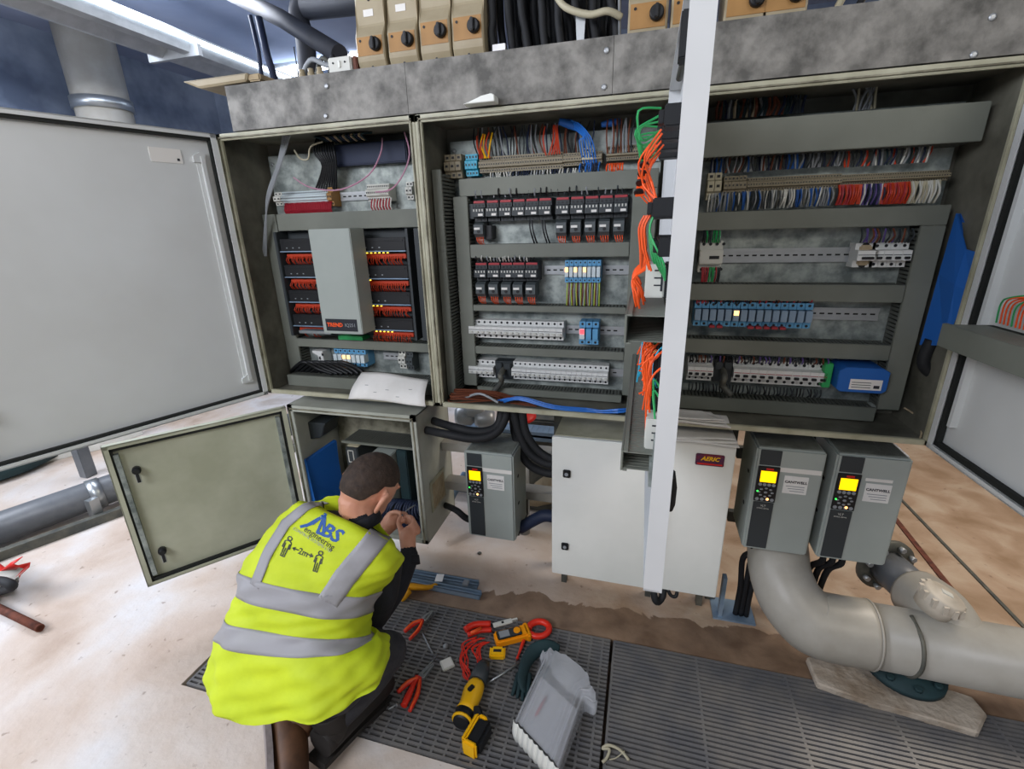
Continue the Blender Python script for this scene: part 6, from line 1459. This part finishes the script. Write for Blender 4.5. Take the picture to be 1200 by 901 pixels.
# legs: squatting, knees forward, heels raised
hipR, hipL = cs[7]+V((.10, .02, -.06)), cs[7]+V((-.12, .02, -.06))
knR, anR, toR = P(455, 762, y=-.545), V((-.10, -.72, .13)), V((-.06, -.54, .04))
knL, anL, toL = V((-.34, -.44, .12)), P(350, 846, z=.10), P(331, 925, z=.07)
seg(b, [hipR, hipR.lerp(knR, .5)+V((0, 0, .01)), knR], [.10, .082, .062], 't'); seg(b, [knR, knR.lerp(anR, .4)+V((0, -.0, -.01)), anR], [.062, .060, .045], 't')
seg(b, [hipL, hipL.lerp(knL, .5), knL], [.10, .082, .062], 't'); seg(b, [knL, knL.lerp(anL, .4), anL], [.062, .060, .045], 't')
seg(b, [hipL, hipR], [.11, .11], 't')
me = bpy.data.meshes.new('body'); bmesh.ops.recalc_face_normals(b.bm, faces=b.bm.faces[:]); b.bm.to_mesh(me); b.bm.free()
o = bpy.data.objects.new('body_tmp', me); COL.objects.link(o)
md = o.modifiers.new('r', 'REMESH'); md.mode = 'VOXEL'; md.voxel_size = .0045
md = o.modifiers.new('s', 'SMOOTH'); md.iterations = 3; md.factor = .5
me2 = bpy.data.meshes.new_from_object(o.evaluated_get(bpy.context.evaluated_depsgraph_get())); bpy.data.objects.remove(o)
me2.name = 'body'
for k in ('jumper', 'skin', 'trouser'): me2.materials.append(M(k))
def dseg(p, a, c):
    d = c-a; t = max(0, min(1, (p-a).dot(d)/max(d.length_squared, 1e-9))); return (p-a-d*t).length
idx = {'j': 0, 's': 1, 't': 2}
for pl in me2.polygons:
    pl.use_smooth = True; c = pl.center; best = min(SEG, key=lambda s: dseg(c, s[0], s[1])-s[2]); pl.material_index = idx[best[3]]
body = link('body', me2, man)
# jumper collar, cuff, hair
b = MB(); dn = (HC-Uh*.06-Fh*.03-nck).normalized(); b.lathe([(.066, -.03), (.064, -.005), (.060, .004), (.055, .004)], nck, dn, 28); b.build('collar', 'jumper', man)
b = MB(); d = (pcR-wrR).normalized(); b.lathe([(.040, -.03), (.0375, .0), (.034, .002)], wrR, d, 20); b.build('cuff', 'jumper', man)
rows = []; 
b = MB(); NH, NV = 40, 22
hv = {}
def headpt(th, ph, k):   # th from crown, ph round
    d = V((math.sin(th)*math.cos(ph)*.0775, math.sin(th)*math.sin(ph)*.0985, math.cos(th)*.1045))
    return HC + HM @ (d*k)
rows = []
for j in range(NV+1):
    row = []
    for i in range(NH):
        ph = 2*PI*i/NH; s_ = math.sin(ph)         # s_ = 1 front, -1 back
        thm = 1.22+ (.72 if s_ < -.15 else .0)*min(1, (-.15-s_)/.5 if s_ < -.15 else 0) - .12*max(0, s_) + .1*(abs(math.cos(ph)) > .9)
        th = max(.001, thm*j/NV); k = 1.035-.03*(j/NV)**3 + .004*math.sin(i*5+j*3)
        row.append(headpt(th, ph, k))
    rows.append(row)
b.grid(rows, closed=True); b.build('hair', 'hair', man)
# boots
def boot(an, to, up=None, key='boot', leg=None):
    d = (to-an); h = d.normalized(); up = up or V((0, 0, 1)); up = (up-h*up.dot(h)).normalized(); sd = h.cross(up)
    b = MB(); heel = an-h*.03-up*.05
    b.tube([an+(leg or V((0, 0, .07))), an, heel.lerp(an, .4)], [.055, .055, .050], 14); b.tube([heel, heel.lerp(to, .5)+up*.02, to+up*.02, to+h*.05+up*.012], [.045, .050, .047, .030], 14)
    o = b.build('boot', key, man)
    b = MB(); 
    P0 = [heel-up*.045, heel.lerp(to, .55)-up*.03, to-up*.022, to+h*.07-up*.015]
    rows = [[p-sd*w, p+sd*w, p+sd*w-up*.018, p-sd*w-up*.018] for p, w in zip(P0, (.036, .038, .046, .03))]
    b.grid(rows, closed=True, capends=True, smooth=False)
    b.build('sole', 'soleg' if key == 'boot' else 'sole', o); return o
boot(anR, toR, key='sole'); boot(anL, toL, up=V((.75, -.1, -.25)), leg=V((-.01, .06, .02)))
# held wire ends
b = MB(); b.tube([P(470, 605, y=-.19), P(478, 597, y=-.12), P(486, 592, y=-.02)], .003, 6); tag(b.build('held_wire', 'greyw'), 'thin grey wire held between the fingers of the crouching person', 'wire')
# ---------------------------------------------------------------- light
w = bpy.data.worlds.new('world'); SC.world = w; w.use_nodes = True
bg = w.node_tree.nodes['Background']; bg.inputs['Color'].default_value = hexc('cfdcf2'); bg.inputs['Strength'].default_value = .22
def area(name, loc, tgt, sx, sy, power, col):
    l = bpy.data.lights.new(name, 'AREA'); l.shape = 'RECTANGLE'; l.size = sx; l.size_y = sy; l.energy = power; l.color = lin([int(col[i:i+2], 16)/255 for i in (0, 2, 4)])
    o = bpy.data.objects.new(name, l); COL.objects.link(o); o.location = loc; o.rotation_euler = (V(tgt)-V(loc)).to_track_quat('-Z', 'Y').to_euler(); return o
area('daylight from the left', (-3.6, -1.5, 2.2), (-.4, -.3, .7), 1.6, 1.4, 140, 'eef3ff')
area('front fill light', (-.9, -3.0, 2.5), (.1, 0, .8), 1.8, .8, 82, 'f4f6ff')  # unseen fill, added to stand in for ambient light from the front
area('front right lamp', (2.2, -2.6, 2.8), (.6, 0, .7), 1.2, .6, 24, 'fff6ea')
area('rear left lamp', (-2.5, .9, 2.95), (-2.2, .2, 0), 1.8, .6, 85, 'eef3ff')
area('rear right lamp', (2.9, .9, 2.95), (2.0, .2, 0), 1.6, .6, 70, 'fff1e0')
vs = SC.view_settings; vs.view_transform = 'Standard'; vs.look = 'None'; vs.gamma = 1; vs.exposure = -.15; vs.use_curve_mapping = False
